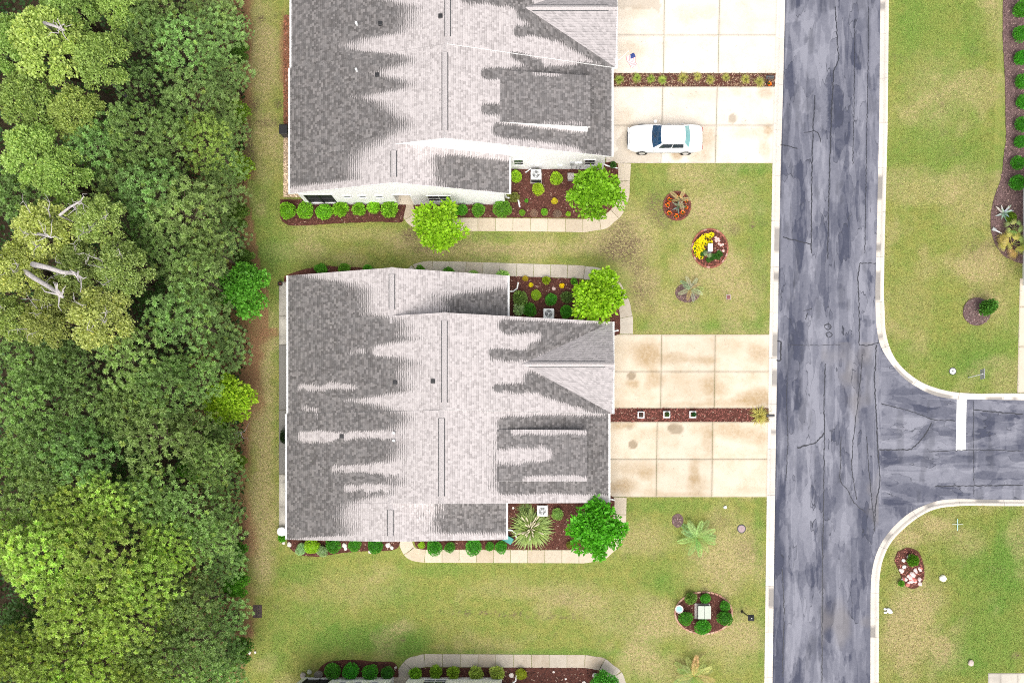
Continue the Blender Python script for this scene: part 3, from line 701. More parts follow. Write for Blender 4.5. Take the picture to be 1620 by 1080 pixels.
bed(ring(1072,823,9,11), 20, 'mulch_grey', 60, col=(.19,.13,.13), z=.03)

# ------------------------------------------------------------------ duplex houses
ZE, P_, PG = 2.8, 1/3.0, 0.65
def interp_tab(tab):
    ys = [t[0] for t in tab]; xs = [t[1] for t in tab]
    return lambda y: np.interp(y, ys, xs)
MIDW = interp_tab([(430,470),(440,505),(447,560),(460,582),(480,584),(497,592),(503,630),(520,655),(530,640),(536,665),(545,612),(555,612),(562,625),(572,660),(590,642),(600,646),(618,648),(627,600),(633,552),(640,600),(650,632),(660,650),(672,640),(680,628),
                   (690,628),(700,640),(715,642),(722,632),(732,622),(742,628),(757,636),(766,642),(772,622),(780,622),(788,590),(795,562),(805,556),(820,548),(835,560),(846,560),(851,470),(858,440)])
UPW = interp_tab([(-60,600),(-20,600),(0,618),(10,660),(25,656),(40,652),(52,640),(62,585),(72,556),(80,570),(86,640),(95,655),(104,640),(112,612),(118,602),(126,640),(134,656),(142,640),(148,600),(154,575),(162,610),(170,618),(178,630),(190,652),(200,648),(212,632),(224,606),(240,580),(255,566),(270,562),(284,570),(292,500),(300,440)])
def cap(x, y, x0, y0, x1, y1, r):
    return 1-sstep(.35, 1.5, seg_dist(x, y, [(x0,y0),(x1,y1)])/r)
def wet_shade_mid(x, y, kind):
    n = (fbm(x/22, y/14, 201, 4)-.5)*.8 + (fbm(x/5, y/6, 211, 2)-.5)*.55
    if kind == 'west':
        w = 1-sstep(-58, 44, x-MIDW(y)-n*24)
        for (x0,y0,x1,y1,r,a) in [(476,612,562,612,6,.75),(480,690,522,693,10,1.0),(522,690,624,688,6,.85),(530,742,628,740,7,.8),(548,771,612,769,6,.75),(480,645,500,648,5,.6),(555,558,575,555,5,.5),(598,556,625,555,8,.7),(500,660,502,660,4,.4)]:
            w = w - cap(x, y+n*14, x0, y0, x1, y1, r)*a
        return w
    if kind == 'wing':
        if np.mean(y) < 600: return sstep(660, 740, x+n*40)*sstep(452, 474, y+n*16+(x-700)*.05)*1.05  # north wing: shadow of the main gable wall painted into the mask
        return sstep(650, 720, x+n*60)*(1-sstep(838, 850, y+n*6))*.95
    if kind == 'gable': return np.full_like(x, .0)
    if kind == 'dormer':
        w = np.ones_like(x); w = w - cap(x, y+n*18, 792, 722, 862, 719, 13)*.95 - cap(x, y+n*6, 812, 682, 926, 683, 5)*.8 - cap(x, y+n*6, 832, 759, 926, 757, 6)*.9
        return w
    # main east slope
    d = 573+ (x-825)*(-61/143.0); e = 573+(x-825)*(80/143.0)
    wA = cap(x, y+n*18, 800, 513, 945, 520, 13) + cap(x, y+n*14, 782, 560, 838, 563, 10) + cap(x, y+n*12, 870, 535, 950, 525, 12)*1.0 + cap(x,y+n*10,846,552,905,532,12)
    wA = wA + cap(x, y+n*12, 786, 614, 850, 612, 8) + cap(x, y+n*8, 840, 598, 960, 650, 12) + cap(x, y+n*8, 860, 618, 930, 642, 10)*.7
    wA = np.clip(wA, 0, 1)*sstep(498, 506, y-(x-745)*.045)*(1-sstep(640, 646, y)*.3)
    wB = sstep(908, 930, x+n*30) + cap(x, y+n*10, 800, 671, 935, 672, 10) + cap(x, y+n*8, 800, 770, 930, 768, 11) + sstep(755, 800, x+n*60)*.55  # strip along the dormer's north edge is its shadow, painted in
    wB = np.clip(wB, 0, 1)*(1-sstep(776, 788, y+n*8))*(sstep(650, 661, y+n*8))
    return np.where(y < 647+(x-740)*.035, wA, wB)
def wet_shade_up(x, y, kind):
    n = (fbm(x/22, y/14, 301, 4)-.5)*.8 + (fbm(x/5, y/6, 311, 2)-.5)*.55
    if kind == 'west': return 1-sstep(-58, 44, x-UPW(y)-n*24)
    if kind == 'wing': return sstep(660, 720, x+n*40)*(1-sstep(292, 304, y+n*8-(x-700)*.08))*sstep(236, 250, y+(x-700)*-.12)*1.05
    if kind == 'gable': return np.full_like(x, .0)
    if kind == 'dormer': return np.ones_like(x)-cap(x, y+n*8, 845, 116, 885, 117, 4)*.7-cap(x, y+n*8, 860, 194, 920, 196, 4)*.5
    wA = cap(x, y+n*14, 740, -8, 830, 2, 14) + cap(x, y+n*12, 820, 50, 870, 55, 9) + cap(x, y+n*8, 830, 20, 968, 100, 14)
    wA = np.clip(wA, 0, 1)
    wB = sstep(908, 930, x+n*30) + cap(x, y+n*10, 775, 116, 925, 112, 10) + cap(x, y+n*10, 815, 88, 850, 100, 8) + cap(x, y+n*10, 790, 206, 930, 222, 12) + cap(x, y+n*8, 768, 115, 800, 118, 8) + cap(x, y+n*10, 770, 172, 800, 176, 10)  # dark strip just north of the dormer paints the dormer's shadow
    wB = np.clip(wB, 0, 1)*(1-sstep(228, 240, y+n*10-(x-800)*.09))
    return np.where(y < 68+(x-713)*.143, wA, wB)

def shingles(name, parent, hx, hy, o0, run, up, along, pitch, z0, span, wet_shade_fn, kind, origin, rnd, course=.143):
    """courses of overlapping tabs. o0: plan point on the eave line; up / along: plan unit vectors; span(t)->list of (a0,a1) along the eave"""
    V = []; cols = []; n = int(run/course)
    for i in range(n+1):
        t0 = i*course; t1 = min(run, t0+course)
        if t1-t0 < .02: continue
        for (a0, a1), (b0, b1) in zip(span(t0), span(t1)):
            L = max(a1-a0, b1-b0)
            if L < .03: continue
            k = max(1, int(L/.15)); cuts = [0] + sorted((j+(rnd.random()-.5)*.8)/k for j in range(1,k)) + [1]
            for c0, c1 in zip(cuts[:-1], cuts[1:]):
                lift = .012+rnd.random()*.010; rv = rnd.random()
                pts = ((a0+(a1-a0)*c0, t0), (a0+(a1-a0)*c1, t0), (b0+(b1-b0)*c1, t1), (b0+(b1-b0)*c0, t1))
                for j, (a, t) in enumerate(pts):
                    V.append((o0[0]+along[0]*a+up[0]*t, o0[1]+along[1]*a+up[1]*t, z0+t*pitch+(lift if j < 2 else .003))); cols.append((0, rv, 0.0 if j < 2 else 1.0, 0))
                for j in (0, 1):
                    a, t = pts[j]; V.append((o0[0]+along[0]*a+up[0]*t, o0[1]+along[1]*a+up[1]*t, z0+t*pitch-.004)); cols.append((0, rv*.5, 0.0, 0))
    V = np.array(V); cols = np.array(cols); m = len(V)//6
    X = V[:,0]+origin[0]; Y = V[:,1]+origin[1]
    px, py = to_px(X, Y, V[:,2]); cols[:,0] = wet_shade_fn(px, py, kind)*1.55-.26
    cols[:,3] = {'gable': .85, 'dormer': .12}.get(kind, 0.0)
    b = np.arange(m)[:,None]*6
    F = np.concatenate([b+np.array([[0,1,2,3]]), b+np.array([[4,5,1,0]])])
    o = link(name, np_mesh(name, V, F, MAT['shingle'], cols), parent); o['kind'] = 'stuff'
    return o

def window(root, x0, x1, y, s, z0, z1, rails=1, mull=1):
    """window in a wall facing s*y at plane y"""
    f = MB(); t = .07; a, b = y+s*.005, y+s*.05
    f.box(x0-t, x1+t, a, b, z1, z1+t); f.box(x0-t, x1+t, a, y+s*.07, z0-t, z0); f.box(x0-t, x0, a, b, z0, z1); f.box(x1, x1+t, a, b, z0, z1)
    w = f.build('window', MAT['trim'], root)
    for i in range(mull):
        for k in range(rails+1):
            dx = (x1-x0)/mull; dz = (z1-z0)/(rails+1)
            MB().box(x0+i*dx+.02, x0+(i+1)*dx-.02, y+s*.008, y+s*.02, z0+k*dz+.02, z0+(k+1)*dz-.02).build('pane', MAT['glass'], w)
    g_ = MB()
    for i in range(1, mull): g_.box(x0+(x1-x0)*i/mull-.018, x0+(x1-x0)*i/mull+.018, a, y+s*.035, z0, z1)
    for k in range(1, rails+1): g_.box(x0, x1, a, y+s*.034, z0+(z1-z0)*k/(rails+1)-.018, z0+(z1-z0)*k/(rails+1)+.018)
    if g_.v: g_.build('glazing_bar', MAT['trim'], w)
def xwall(root, name, x, s, ya, yb, za, zb, mat, th=.04):
    return MB().box(x+s*.004, x+s*th, ya, yb, za, zb).build(name, mat, root)

def unit(root, roof, s, xw, xe, yi, yo, yw, wxe, origin, wet_shade_fn, gable, rnd):
    xr = (xw+xe)/2; zr = ZE+(xe-xw)/2*P_; wxr = (xw+wxe)/2; wzr = ZE+(wxe-xw)/2*P_
    lo, hi = min(yi, yo), max(yi, yo); wlo, whi = min(yo, yw), max(yo, yw)
    zm = lambda x: ZE+min(x-xw, xe-x)*P_-.13
    zw = lambda x: ZE+min(x-xw, wxe-x)*P_-.13
    ax0, ax1 = xw+.45, xe-.4; yow = yo-s*.07
    def prof(x0, x1, fz, ridge, zb):
        pts = [(x0, zb), (x1, zb), (x1, fz(x1))]
        if x0 < ridge < x1: pts.append((ridge, fz(ridge)))
        return pts+[(x0, fz(x0))]
    MB().prism_y(prof(ax0, ax1, zm, xr, 0), yi, yow).build('wall', MAT['siding'], root)
    # wing: pieces round the entry alcove and the screened porch
    bx0, bx1 = xw+.45, wxe-.4; ywl = yw-s*.07; yb = yow+s*.01; door = (-10.66, -9.62)
    porch = (bx0+.22, -14.6)
    MB().prism_y(prof(bx0, porch[0], zw, wxr, 0), yb, ywl).build('wall', MAT['siding'], root)
    MB().prism_y(prof(porch[1], door[0], zw, wxr, 0), yb, ywl).build('wall', MAT['siding'], root)
    MB().prism_y(prof(door[1], bx1, zw, wxr, 0), yb, ywl).build('wall', MAT['siding'], root)
    hd = MB().prism_y([(porch[0],2.32),(porch[1],2.32),(porch[1],zw(porch[1])),(porch[0],zw(porch[0]))], ywl-s*.16, ywl)
    hd.build('wall', MAT['siding'], root); MB().box(porch[0], porch[1], ywl-s*.16, ywl, 0, .35).build('wall', MAT['siding'], root)
    MB().prism_y([(door[0],2.25),(door[1],2.25),(door[1],zw(door[1])),(door[0],zw(door[0]))], ywl-s*.2, ywl).build('wall', MAT['siding'], root)
    fr = MB(); x0, x1 = porch
    for x in (x0+.02, (x0+x1)/2-.03, x1-.08): fr.box(x, x+.06, ywl-s*.06, ywl-s*.01, .35, 2.32)
    fr.box(x0, x1, ywl-s*.055, ywl-s*.012, 1.2, 1.26); pf = fr.build('porch_frame', MAT['black'], root)
    MB().box(x0, x1, ywl-s*.09, ywl-s*.075, .35, 2.32).build('screen', MAT['screen'], pf)
    class TR:
        def box(self, *a): MB().box(*a).build('corner_trim', MAT['trim'], root)
    tr = TR()
    for x in (porch[0]-.11, porch[1]): tr.box(x, x+.11, ywl+s*.003, ywl+s*.03, .05, 2.34)
    for x in (door[0]-.11, door[1]): tr.box(x, x+.11, ywl+s*.003, ywl+s*.03, .05, 2.27)
    tr.box(porch[0]-.11, porch[1]+.11, ywl+s*.003, ywl+s*.03, 2.34, 2.46); tr.box(door[0]-.11, door[1]+.11, ywl+s*.003, ywl+s*.03, 2.27, 2.39)
    tr.box(bx0-.03, bx0+.09, ywl+s*.003, ywl+s*.028, .05, 2.5); tr.box(bx1-.09, bx1+.03, ywl+s*.003, ywl+s*.028, .05, 2.5)
    yd = ywl-s*min(1.35, abs(ywl-yb)-.25)
    MB().box(door[0], door[1], yb, yd, 0, 2.6).build('entry_wall', MAT['tan_wall'], root)
    MB().box(door[0], door[1], yd, ywl, -.1, .07).build('entry_floor', MAT['walk'], root)
    dr = MB().box(door[0]+.06, door[1]-.06, yd+s*.004, yd+s*.05, .08, 2.12).build('door', MAT['door'], root)
    MB().box(door[1]-.2, door[1]-.16, yd+s*.052, yd+s*.1, 1.0, 1.12).build('handle', MAT['chrome'], dr)
    for cx in (-13.67, -12.68, -11.6): window(root, cx-.2, cx+.2, ywl, s, 1.75, 2.15, 0, 1)
    window(root, -8.5, -7.05, ywl, s, .95, 2.1, 1, 2)
    window(root, -2.95, -2.35, yow, s, 1.0, 2.0, 1, 1); window(root, 1.65, 2.3, yow, s, 1.0, 2.0, 1, 1)
    # west wall: patio doors and windows; east wall: garage door
    for (ya, yb2) in ((lo+1.2, lo+3.0), (lo+3.8, lo+4.9)):
        w = xwall(root, 'patio_door', ax0, -1, ya-.08, yb2+.08, .05, 2.18, MAT['trim'])
        for q in range(2): xwall(w, 'pane', ax0-.04, -1, ya+(yb2-ya)*q/2+.05, ya+(yb2-ya)*(q+1)/2-.05, .16, 2.1, MAT['glass'], .012)
    gy = (lo+hi)/2
    gd = xwall(root, 'garage_door', ax1, 1, gy-2.35, gy+2.35, .02, 2.2, MAT['trim'])
    for k in range(4):
        for q in range(6): xwall(gd, 'panel', ax1+.04, 1, gy-2.3+q*.77+.05, gy-2.3+(q+1)*.77-.05, .07+k*.53, .07+(k+1)*.53-.08, MAT['white_metal'], .02)
    # roof deck with fascia and rake boards
    d = MB(); th = .15
    d.prism_y([(xw,ZE-.02),(xr,zr-.02),(xr,zr-.02-th),(xw,ZE-.02-th)], lo, hi)
    d.prism_y([(xr,zr-.02),(xe,ZE-.02),(xe,ZE-.02-th),(xr,zr-.02-th)], lo, hi)
    yk = yo+s*.003
    d.prism_y([(xw,ZE-.02),(wxr,wzr-.02),(wxr,wzr-.02-th),(xw,ZE-.02-th)], yk, yw)
    d.prism_y([(wxr,wzr-.02),(wxe,ZE-.02),(wxe,ZE-.02-th),(wxr,wzr-.02-th)], yow+s*.004, yw)
    d.build('fascia', MAT['trim'], roof)
    gy0, gy1 = lo, hi; gm = (lo+hi)/2; grise = (hi-lo)/2*PG; grun = grise/P_
    y_ = (0, 1)
    # west slope (main and wing are one plane)
    shingles('shingles', roof, 0, 0, (xw, 0), (xr-xw), (1,0), y_, P_, ZE, lambda t: [(lo+.005, hi-.005)], wet_shade_fn, 'west', origin, rnd)
    shingles('shingles', roof, 0, 0, (xw, 0), (wxr-xw), (1,0), y_, P_, ZE, lambda t: [(wlo+.005, whi-.005)], wet_shade_fn, 'west', origin, rnd)
    shingles('shingles', roof, 0, 0, (wxe, 0), (wxe-wxr), (-1,0), y_, P_, ZE, lambda t: [(min(yow,yw)+.005, max(yow,yw)-.005)], wet_shade_fn, 'wing', origin, rnd)
    if gable:
        def sp(t):
            k = max(0, 1-t/grun)*(hi-lo)/2; return [(lo+.005, lo+(hi-lo)/2-k+.0), (hi-(hi-lo)/2+k, hi-.005)] if k > 0 else [(lo+.005, gm), (gm, hi-.005)]
        shingles('shingles', roof, 0, 0, (xe, 0), (xe-xr), (-1,0), y_, P_, ZE, sp, wet_shade_fn, 'east', origin, rnd)
        for q in (1, -1):
            y0 = lo if q > 0 else hi
            shingles('shingles', roof, 0, 0, (xe, y0), (hi-lo)/2, (0,q), (-1,0), PG, ZE, lambda t: [(-.02, t*PG/P_)], wet_shade_fn, 'gable', origin, rnd, .125)
        zg = ZE+grise
        gw = MB().poly([(xe-.4,lo+.4,ZE+.1),(xe-.4,hi-.4,ZE+.1),(xe-.4,gm,zg-.2)]); gw.poly([(xe-.55,lo+.4,ZE+.1),(xe-.55,gm,zg-.2),(xe-.55,hi-.4,ZE+.1)])
        gw.build('gable_wall', MAT['siding'], root)
        rb = MB()
        for q, y0 in ((1,lo),(-1,hi)):
            rb.quad((xe+.02,y0,ZE-.16),(xe+.02,gm,zg-.16),(xe+.02,gm,zg+.012),(xe+.02,y0,ZE+.012)); rb.quad((xe-.02,y0,ZE-.16),(xe-.02,y0,ZE+.012),(xe-.02,gm,zg+.012),(xe-.02,gm,zg-.16))
            rb.quad((xe-.02,y0,ZE+.012),(xe+.02,y0,ZE+.012),(xe+.02,gm,zg+.012),(xe-.02,gm,zg+.012))
        rb.build('rake_board', MAT['trim'], roof)
        cap_strip(roof, [(xe-.02, gm, zg), (xe-grun+.1, gm, zg)], PG)
        vent_strip(roof, (xe-.55, gm, zg), (xe-grun+.45, gm, zg), PG)
    else:
        shingles('shingles', roof, 0, 0, (xe, 0), (xe-xr), (-1,0), y_, P_, ZE, lambda t: [(lo+.005, hi-.005)], wet_shade_fn, 'east', origin, rnd)
        # low dormer over the garage
        dx0, dx1 = -3.66, 1.92; dlo, dhi = origin_dormer(lo, hi); za = ZE+(xe-dx0)*P_; zb = za-.86
        fz = lambda x: ZE+(xe-x)*P_
        dk = MB(); dk.prism_y([(dx0,za-.02),(dx1,zb-.02),(dx1,zb-.16),(dx0+.3,za-.2)], dlo, dhi); dk.build('dormer_fascia', MAT['trim'], roof)
        dw = MB(); w0, w1 = dlo+.015, dhi-.015
        dw.prism_y([(dx0+.5, fz(dx0+.5)-.1), (dx1-.15, fz(dx1-.15)-.1), (dx1-.15, zb-.13), (dx0+.5, za-.19)], w0, w1)
        dw.build('dormer_wall', MAT['siding'], roof)
        for q in range(3):
            ya = w0+.35+q*(w1-w0-.4)/3; xwall(roof, 'dormer_window', dx1-.15, 1, ya, ya+.55, fz(dx1)+.25, zb-.25, MAT['glass'], .02)
        shingles('shingles', roof, 0, 0, (dx1, 0), dx1-dx0, (-1,0), y_, (za-zb)/(dx1-dx0), zb, lambda t: [(dlo+.004, dhi-.004)], wet_shade_fn, 'dormer', origin, rnd)
    cap_strip(roof, [(xr, lo+.01, zr), (xr, hi-.01, zr)], P_)
    vent_strip(roof, (xr, lo+.45, zr), (xr, hi-.5, zr), P_)
    cap_strip(roof, [(wxr, min(yo-s*.5,yw)+.01, wzr), (wxr, max(yo-s*.5,yw)-.01, wzr)], P_)
    vent_strip(roof, (wxr, min(yo,yw)+.35, wzr), (wxr, max(yo,yw)-.4, wzr), P_)
    # gutters
    def gutter(x, sx, ya, yb):
        m = MB(); m.box(x+sx*.004, x+sx*.125, ya, yb, ZE-.13, ZE-.115); m.box(x+sx*.11, x+sx*.125, ya, yb, ZE-.115, ZE-.01); m.box(x+sx*.004, x+sx*.015, ya, yb, ZE-.115, ZE-.012)
        m.box(x+sx*.015, x+sx*.11, ya, ya+.012, ZE-.115, ZE-.02); m.box(x+sx*.015, x+sx*.11, yb-.012, yb, ZE-.115, ZE-.02); m.build('gutter', MAT['trim'], root)
    gutter(xw, -1, min(yi,yw), max(yi,yw)-.004); gutter(wxe, 1, min(yo+s*.02,yw), max(yo+s*.02,yw)); gutter(xe, 1, lo+.004, hi-.004)
    # downspout at the wing corner, elbow and foot running out over the bed
    yy = yw-s*.5; fx = wxe-.32
    MB().tube([(wxe+.06,yy,ZE-.12),(wxe+.06,yy,2.45),(fx,yy,2.25),(fx,yy,.25),(fx+.1,yy,.12),(wxe+.25,yy+s*.02,.11),(wxe+.5,yy+s*.2,.1),(wxe+.58,yy+s*.62,.085)], .055, 8).build('downspout', MAT['trim'], root)
    MB().tube([(xe+.06,yo-s*.35,ZE-.12),(xe+.06,yo-s*.35,2.5),(xe-.34,yo-s*.35,2.3),(xe-.34,yo-s*.35,.2),(xe-.2,yo-s*.3,.11),(xe+.55,yo-s*.12,.1)], .05, 8).build('downspout', MAT['trim'], root)
def origin_dormer(lo, hi): return (.16, 3.34)
def cap_strip(roof, ln, pitch):
    """overlapping ridge caps"""
    a, b = Vector(ln[0]), Vector(ln[1]); d = (b-a); L = d.length; d.normalize(); n = Vector((-d.y, d.x, 0)); m = MB(); k = int(L/.2)
    for i in range(k):
        p, q = a+d*(L*i/k), a+d*(L*(i+1)/k+.03); w = .14; up0, up1 = .03, .018
        for sg in (1, -1):
            e0 = p+n*w*sg+Vector((0,0,-w*pitch+up0)); e1 = q+n*w*sg+Vector((0,0,-w*pitch+up1))
            m.quad(p+Vector((0,0,up0+.006)), q+Vector((0,0,up1+.006)), e1, e0)
    m.build('ridge_cap', MAT['ridge'], roof, fix=False)
def vent_strip(roof, a, b, pitch):
    a, b = Vector(a), Vector(b); d = (b-a).normalized(); n = Vector((-d.y, d.x, 0)); m = MB(); w = .15
    for sg in (1, -1):
        i0, i1 = a+Vector((0,0,.075)), b+Vector((0,0,.075)); o0 = a+n*w*sg+Vector((0,0,.066-w*pitch)); o1 = b+n*w*sg+Vector((0,0,.066-w*pitch))
        m.quad(i0, i1, o1, o0); z = Vector((0,0,-.07)); m.quad(o0, o1, o1+z, o0+z); m.poly([a+Vector((0,0,.0)), i0, o0, o0+z]); m.poly([b+Vector((0,0,.0)), i1, o1, o1+z])
    v = m.build('ridge_vent', MAT['ridge'], roof, fix=False)
    sh = MB()
    for sg in (1, -1):
        o0 = a+n*(w+.002)*sg; o1 = b+n*(w+.002)*sg; t = n*.045*sg
        sh.quad(o0+Vector((0,0,.04-w*pitch)), o1+Vector((0,0,.04-w*pitch)), o1+t+Vector((0,0,.03-w*pitch)), o0+t+Vector((0,0,.03-w*pitch)))
    sh.build('vent_baffle', MAT['dark_grey'], v, fix=False)

def house(loc, wet_shade_fn, seed, label, pipes):
    root = empty('duplex_house', (loc[0], loc[1], 0)); tag(root, label, 'house'); rnd = random.Random(seed)
    roof = MB().box(-16.5, 2.9, -.8, 10.0, 2.45, 2.55).build('roof', MAT['trim'], root)     # ceiling deck that carries the roof parts
    unit(root, roof, 1, -17.05, 3.58, 4.45, 10.30, 13.24, -3.10, loc, wet_shade_fn, True, rnd)
    unit(root, roof, -1, -17.13, 3.32, 4.44, -1.20, -3.55, -3.20, loc, wet_shade_fn, False, rnd)
    for (px, py, kind) in pipes:
        z = 5.0
        for _ in range(6):
            x, y = g(px, py, z); lx = x-loc[0]; z = ZE+min(lx+17.1, 3.45-lx)*P_
        lx, ly = x-loc[0], y-loc[1]
        if kind == 'white': MB().tube([(lx,ly,z-.05),(lx,ly,z+.35)], .075, 10).build('vent_pipe', MAT['white_metal'], roof)
        else:
            MB().box(lx-.13, lx+.13, ly-.13, ly+.13, z-.06, z+.1).build('roof_vent', MAT['black'], roof, bevel=.03)
    return root
mid = house((0,0), wet_shade_mid, 1, 'grey shingled duplex with three square pots between its two driveways', [(685,603,'dark'),(625,605,'dark'),(541,690,'dark'),(624,685,'white'),(624,697,'white')])
up = house((.2,22.0), wet_shade_up, 2, 'grey shingled duplex with white gable wall showing and white sedan on its driveway', [(697,26,'dark'),(602,38,'dark'),(597,119,'dark'),(565,40,'white'),(565,113,'white')])
south = house((-.1,-26.0), lambda x, y, k: wet_shade_mid(x, y-640, k), 3, 'duplex whose pale wall stands behind the row of four dark round shrubs', [])

# neighbour house east of the cross street bed: only its gutter edge shows
nb = empty('bungalow', (35.88, 16.35, 0)); tag(nb, 'pale bungalow with white gutter beside the mulched shrub bed and spiky palm', 'house')
MB().box(-4.9, 6, -3.25, 3.25, 0, 2.7).build('wall', MAT['siding'], nb)
rf = MB().prism_y([(-5.3,2.72),(.5,4.6),(6.4,2.72),(6.4,2.6),(.5,4.45),(-5.3,2.6)], -3.6, 3.6).build('roof', MAT['ridge'], nb)
MB().box(-5.44,-5.304,-3.6,3.6,2.58,2.7).build('gutter', MAT['trim'], nb)
window(nb, -3.5, -2.5, 3.25, 1, .9, 2.1); window(nb, -3.5, -2.5, -3.25, -1, .9, 2.1)

# ------------------------------------------------------------------ foliage meshes
def quads_from(c, d, w, L, col, bend=0.0, fold=None):
    """leaf blades: base c (n,3), unit dir d, unit width vec w, length L (n,), half width in w's length"""
    n = len(c); L = L[:,None]
    tip = c+d*L; mid_ = c+d*L*.5
    if np.ndim(bend) or bend: tip = tip-np.array([0,0,1])*L*bend; 
    V = np.stack([c, mid_+w, tip, mid_-w], 1).reshape(-1,3)
    return V, np.arange(n*4).reshape(n,4), np.repeat(col, 4, 0)
def rand_dirs(r, n): 
    d = r.normal(size=(n,3)); return d/np.linalg.norm(d, axis=1, keepdims=True)
def perp(d, r):
    w = np.cross(d, rand_dirs(r, len(d))); return w/(np.linalg.norm(w, axis=1, keepdims=True)+1e-9)
def core_ball(c, rad, seg=8, rings=5, squash=1.0):
    V = []; F = []
    for i in range(rings+1):
        t = math.pi*i/rings
        for k in range(seg):
            p = 2*math.pi*k/seg; V.append((c[0]+rad[0]*math.sin(t)*math.cos(p), c[1]+rad[1]*math.sin(t)*math.sin(p), c[2]+rad[2]*math.cos(t)))
    for i in range(rings):
        for k in range(seg): F.append((i*seg+k, (i+1)*seg+k, (i+1)*seg+(k+1)%seg, i*seg+(k+1)%seg))
    return np.array(V), np.array(F)
def join(parts):
    Vs, Fs, Cs, n = [], [], [], 0
    for V, F, Cc in parts: Vs.append(V); Fs.append(F+n); Cs.append(Cc); n += len(V)
    return np.concatenate(Vs), np.concatenate(Fs), np.concatenate(Cs)

def ball_foliage(seed, R=.5, hz=.45, n=1500, leaf=.055, lumps=7, flower=0.0, shag=.12):
    """clipped or loose shrub: leaves in an outer shell with lumps, over a twiggy core. base at z=0"""
    r = np.random.default_rng(seed); lc = rand_dirs(r, lumps)*.55; lc[:,2] = abs(lc[:,2])
    d = rand_dirs(r, n); d[:,2] = np.where(d[:,2] < -.35, -d[:,2], d[:,2])
    near = np.max(d@(lc/np.linalg.norm(lc,axis=1,keepdims=True)).T, axis=1)
    rad = (.84+.18*near**6) * (1-shag*r.random(n)) * np.where(r.random(n) < .35, .6+.4*r.random(n), 1)
    c = d*rad[:,None]*np.array([R,R,hz]); c[:,2] += hz*.95
    dirs = d*.7+rand_dirs(r,n)*.75; dirs[:,2] += .25; dirs /= np.linalg.norm(dirs,axis=1,keepdims=True)
    L = leaf*(.7+.7*r.random(n)); w = perp(dirs, r)*(L*.33)[:,None]
    col = np.zeros((n,4)); col[:,0] = np.clip(.28+.5*r.random(n)+.25*(near>.93),0,1); col[:,2] = (r.random(n) < .15)*r.random(n); col[:,3] = 1
    V, F, Cc = quads_from(c, dirs, w, L, col)
    cv, cf = core_ball((0,0,hz*.9), (R*.72,R*.72,hz*.75)); cc = np.tile(np.array([[.0,0,0,1.]]), (len(cv),1))
    return np_mesh('foliage', *(lambda t: (t[0], t[1]))(join([(V,F,Cc),(cv,cf,cc)])), MAT['leaf'], join([(V,F,Cc),(cv,cf,cc)])[2])
def stem_mesh(h, r0): return MB().tube([(0,0,-.03),(.01,0,h*.5),(0,.01,h)], [r0,r0*.8,r0*.5], 6).mesh('stem', MAT['bark'])
SHRUB = [ball_foliage(100+i, .5, .45, 1700, .06, 8) for i in range(4)]
LOOSE = [ball_foliage(120+i, .5, .42, 1100, .11, 5, shag=.35) for i in range(3)]
FINE = [ball_foliage(140+i, .5, .38, 2600, .04, 10, shag=.16) for i in range(2)]
STEM = stem_mesh(.35, .03)
GREEN = (.20,.42,.025); LIME = (.30,.48,.025); DARK = (.06,.26,.02); MIDG = (.11,.31,.025); SILVER = (.36,.50,.27); OLIVE = (.16,.20,.05); YEL = (.34,.36,.03); PALE = (.30,.46,.14); GREY = (.15,.16,.12); TANP = (.25,.18,.12)
plant_i = [0]
def shrub(px, py, r_px, col, label, group, kind='S', name='shrub', squash=1.0, cat='shrub', hfac=1.0):
    h = r_px*G*.9*hfac; x, y = g(px, py, h*.6); i = plant_i[0]; plant_i[0] += 1; rr = random.Random(i)
    root = empty(name, (x, y, .03), rr.random()*6.28); tag(root, label, cat, group)
    m = {'S': SHRUB, 'L': LOOSE, 'F': FINE}[kind]; f = link('foliage', m[i%len(m)], root); s = link('stem', STEM, root)
    k = r_px*G/.5; f.scale = (k*(.95+.1*rr.random()), k*(.95+.1*rr.random())*squash, k*hfac); s.scale = (k,k,k*hfac); f.color = (*[c*1.2*(.9+.2*rr.random()) for c in col],1)
    return root

# planting along the upper duplex
A = 'round bright green shrub in the row between dark porch screen and white wall entry'
for (x,y,r) in [(457,335,13.5),(484,334,13.5),(514,337,13.5),(540,332,13),(569,332,11.5),(592,329,10.5),(617,333,14)]: shrub(x, y, r, GREEN, A, 'shrubs along the white gable wall', 'S' if x < 530 else 'L')
A = 'round green shrub between the white end wall and the path, right of its entry tree'
for (x,y,r) in [(732,334,9.5),(757,334,11)]: shrub(x, y, r, MIDG, A, 'shrubs right of the entry tree')
shrub(795,333,15, MIDG, 'largest clipped green shrub at the white wall, beside the downspout foot', None)
shrub(714,336,12, GREEN, 'loose green shrub half hidden under the entry tree of the white-walled duplex', None, 'L')
A = 'round lime shrub near the white air conditioner in the mulch bed by the sedan'
for (x,y,r) in [(817,281,10),(880,284,10.5),(851,301,9.8)]: shrub(x, y, r, LIME, A, 'lime shrubs round the air conditioner')
shrub(814,313,8, OLIVE, 'dull grey green low shrub at the corner of the shingled wing near a sedan', None, 'L')
A = 'tiny green plant in the mulch along the path of the white-walled duplex'
for (x,y,r,c) in [(833,318,3.5,MIDG),(826,337,5.5,GREEN),(861,336,6,GREEN),(899,339,4.5,LIME)]: shrub(x, y, r, c, A, 'tiny plants in the upper mulch bed', 'F', 'plant', cat='plant')
shrub(877,319,5.5, (.60,.55,.03), 'small yellow flowering plant alone in mulch, closest to the sedan tree', None, 'F', 'plant', cat='plant')
A = 'withered tan plant in the mulch next to the pale path'
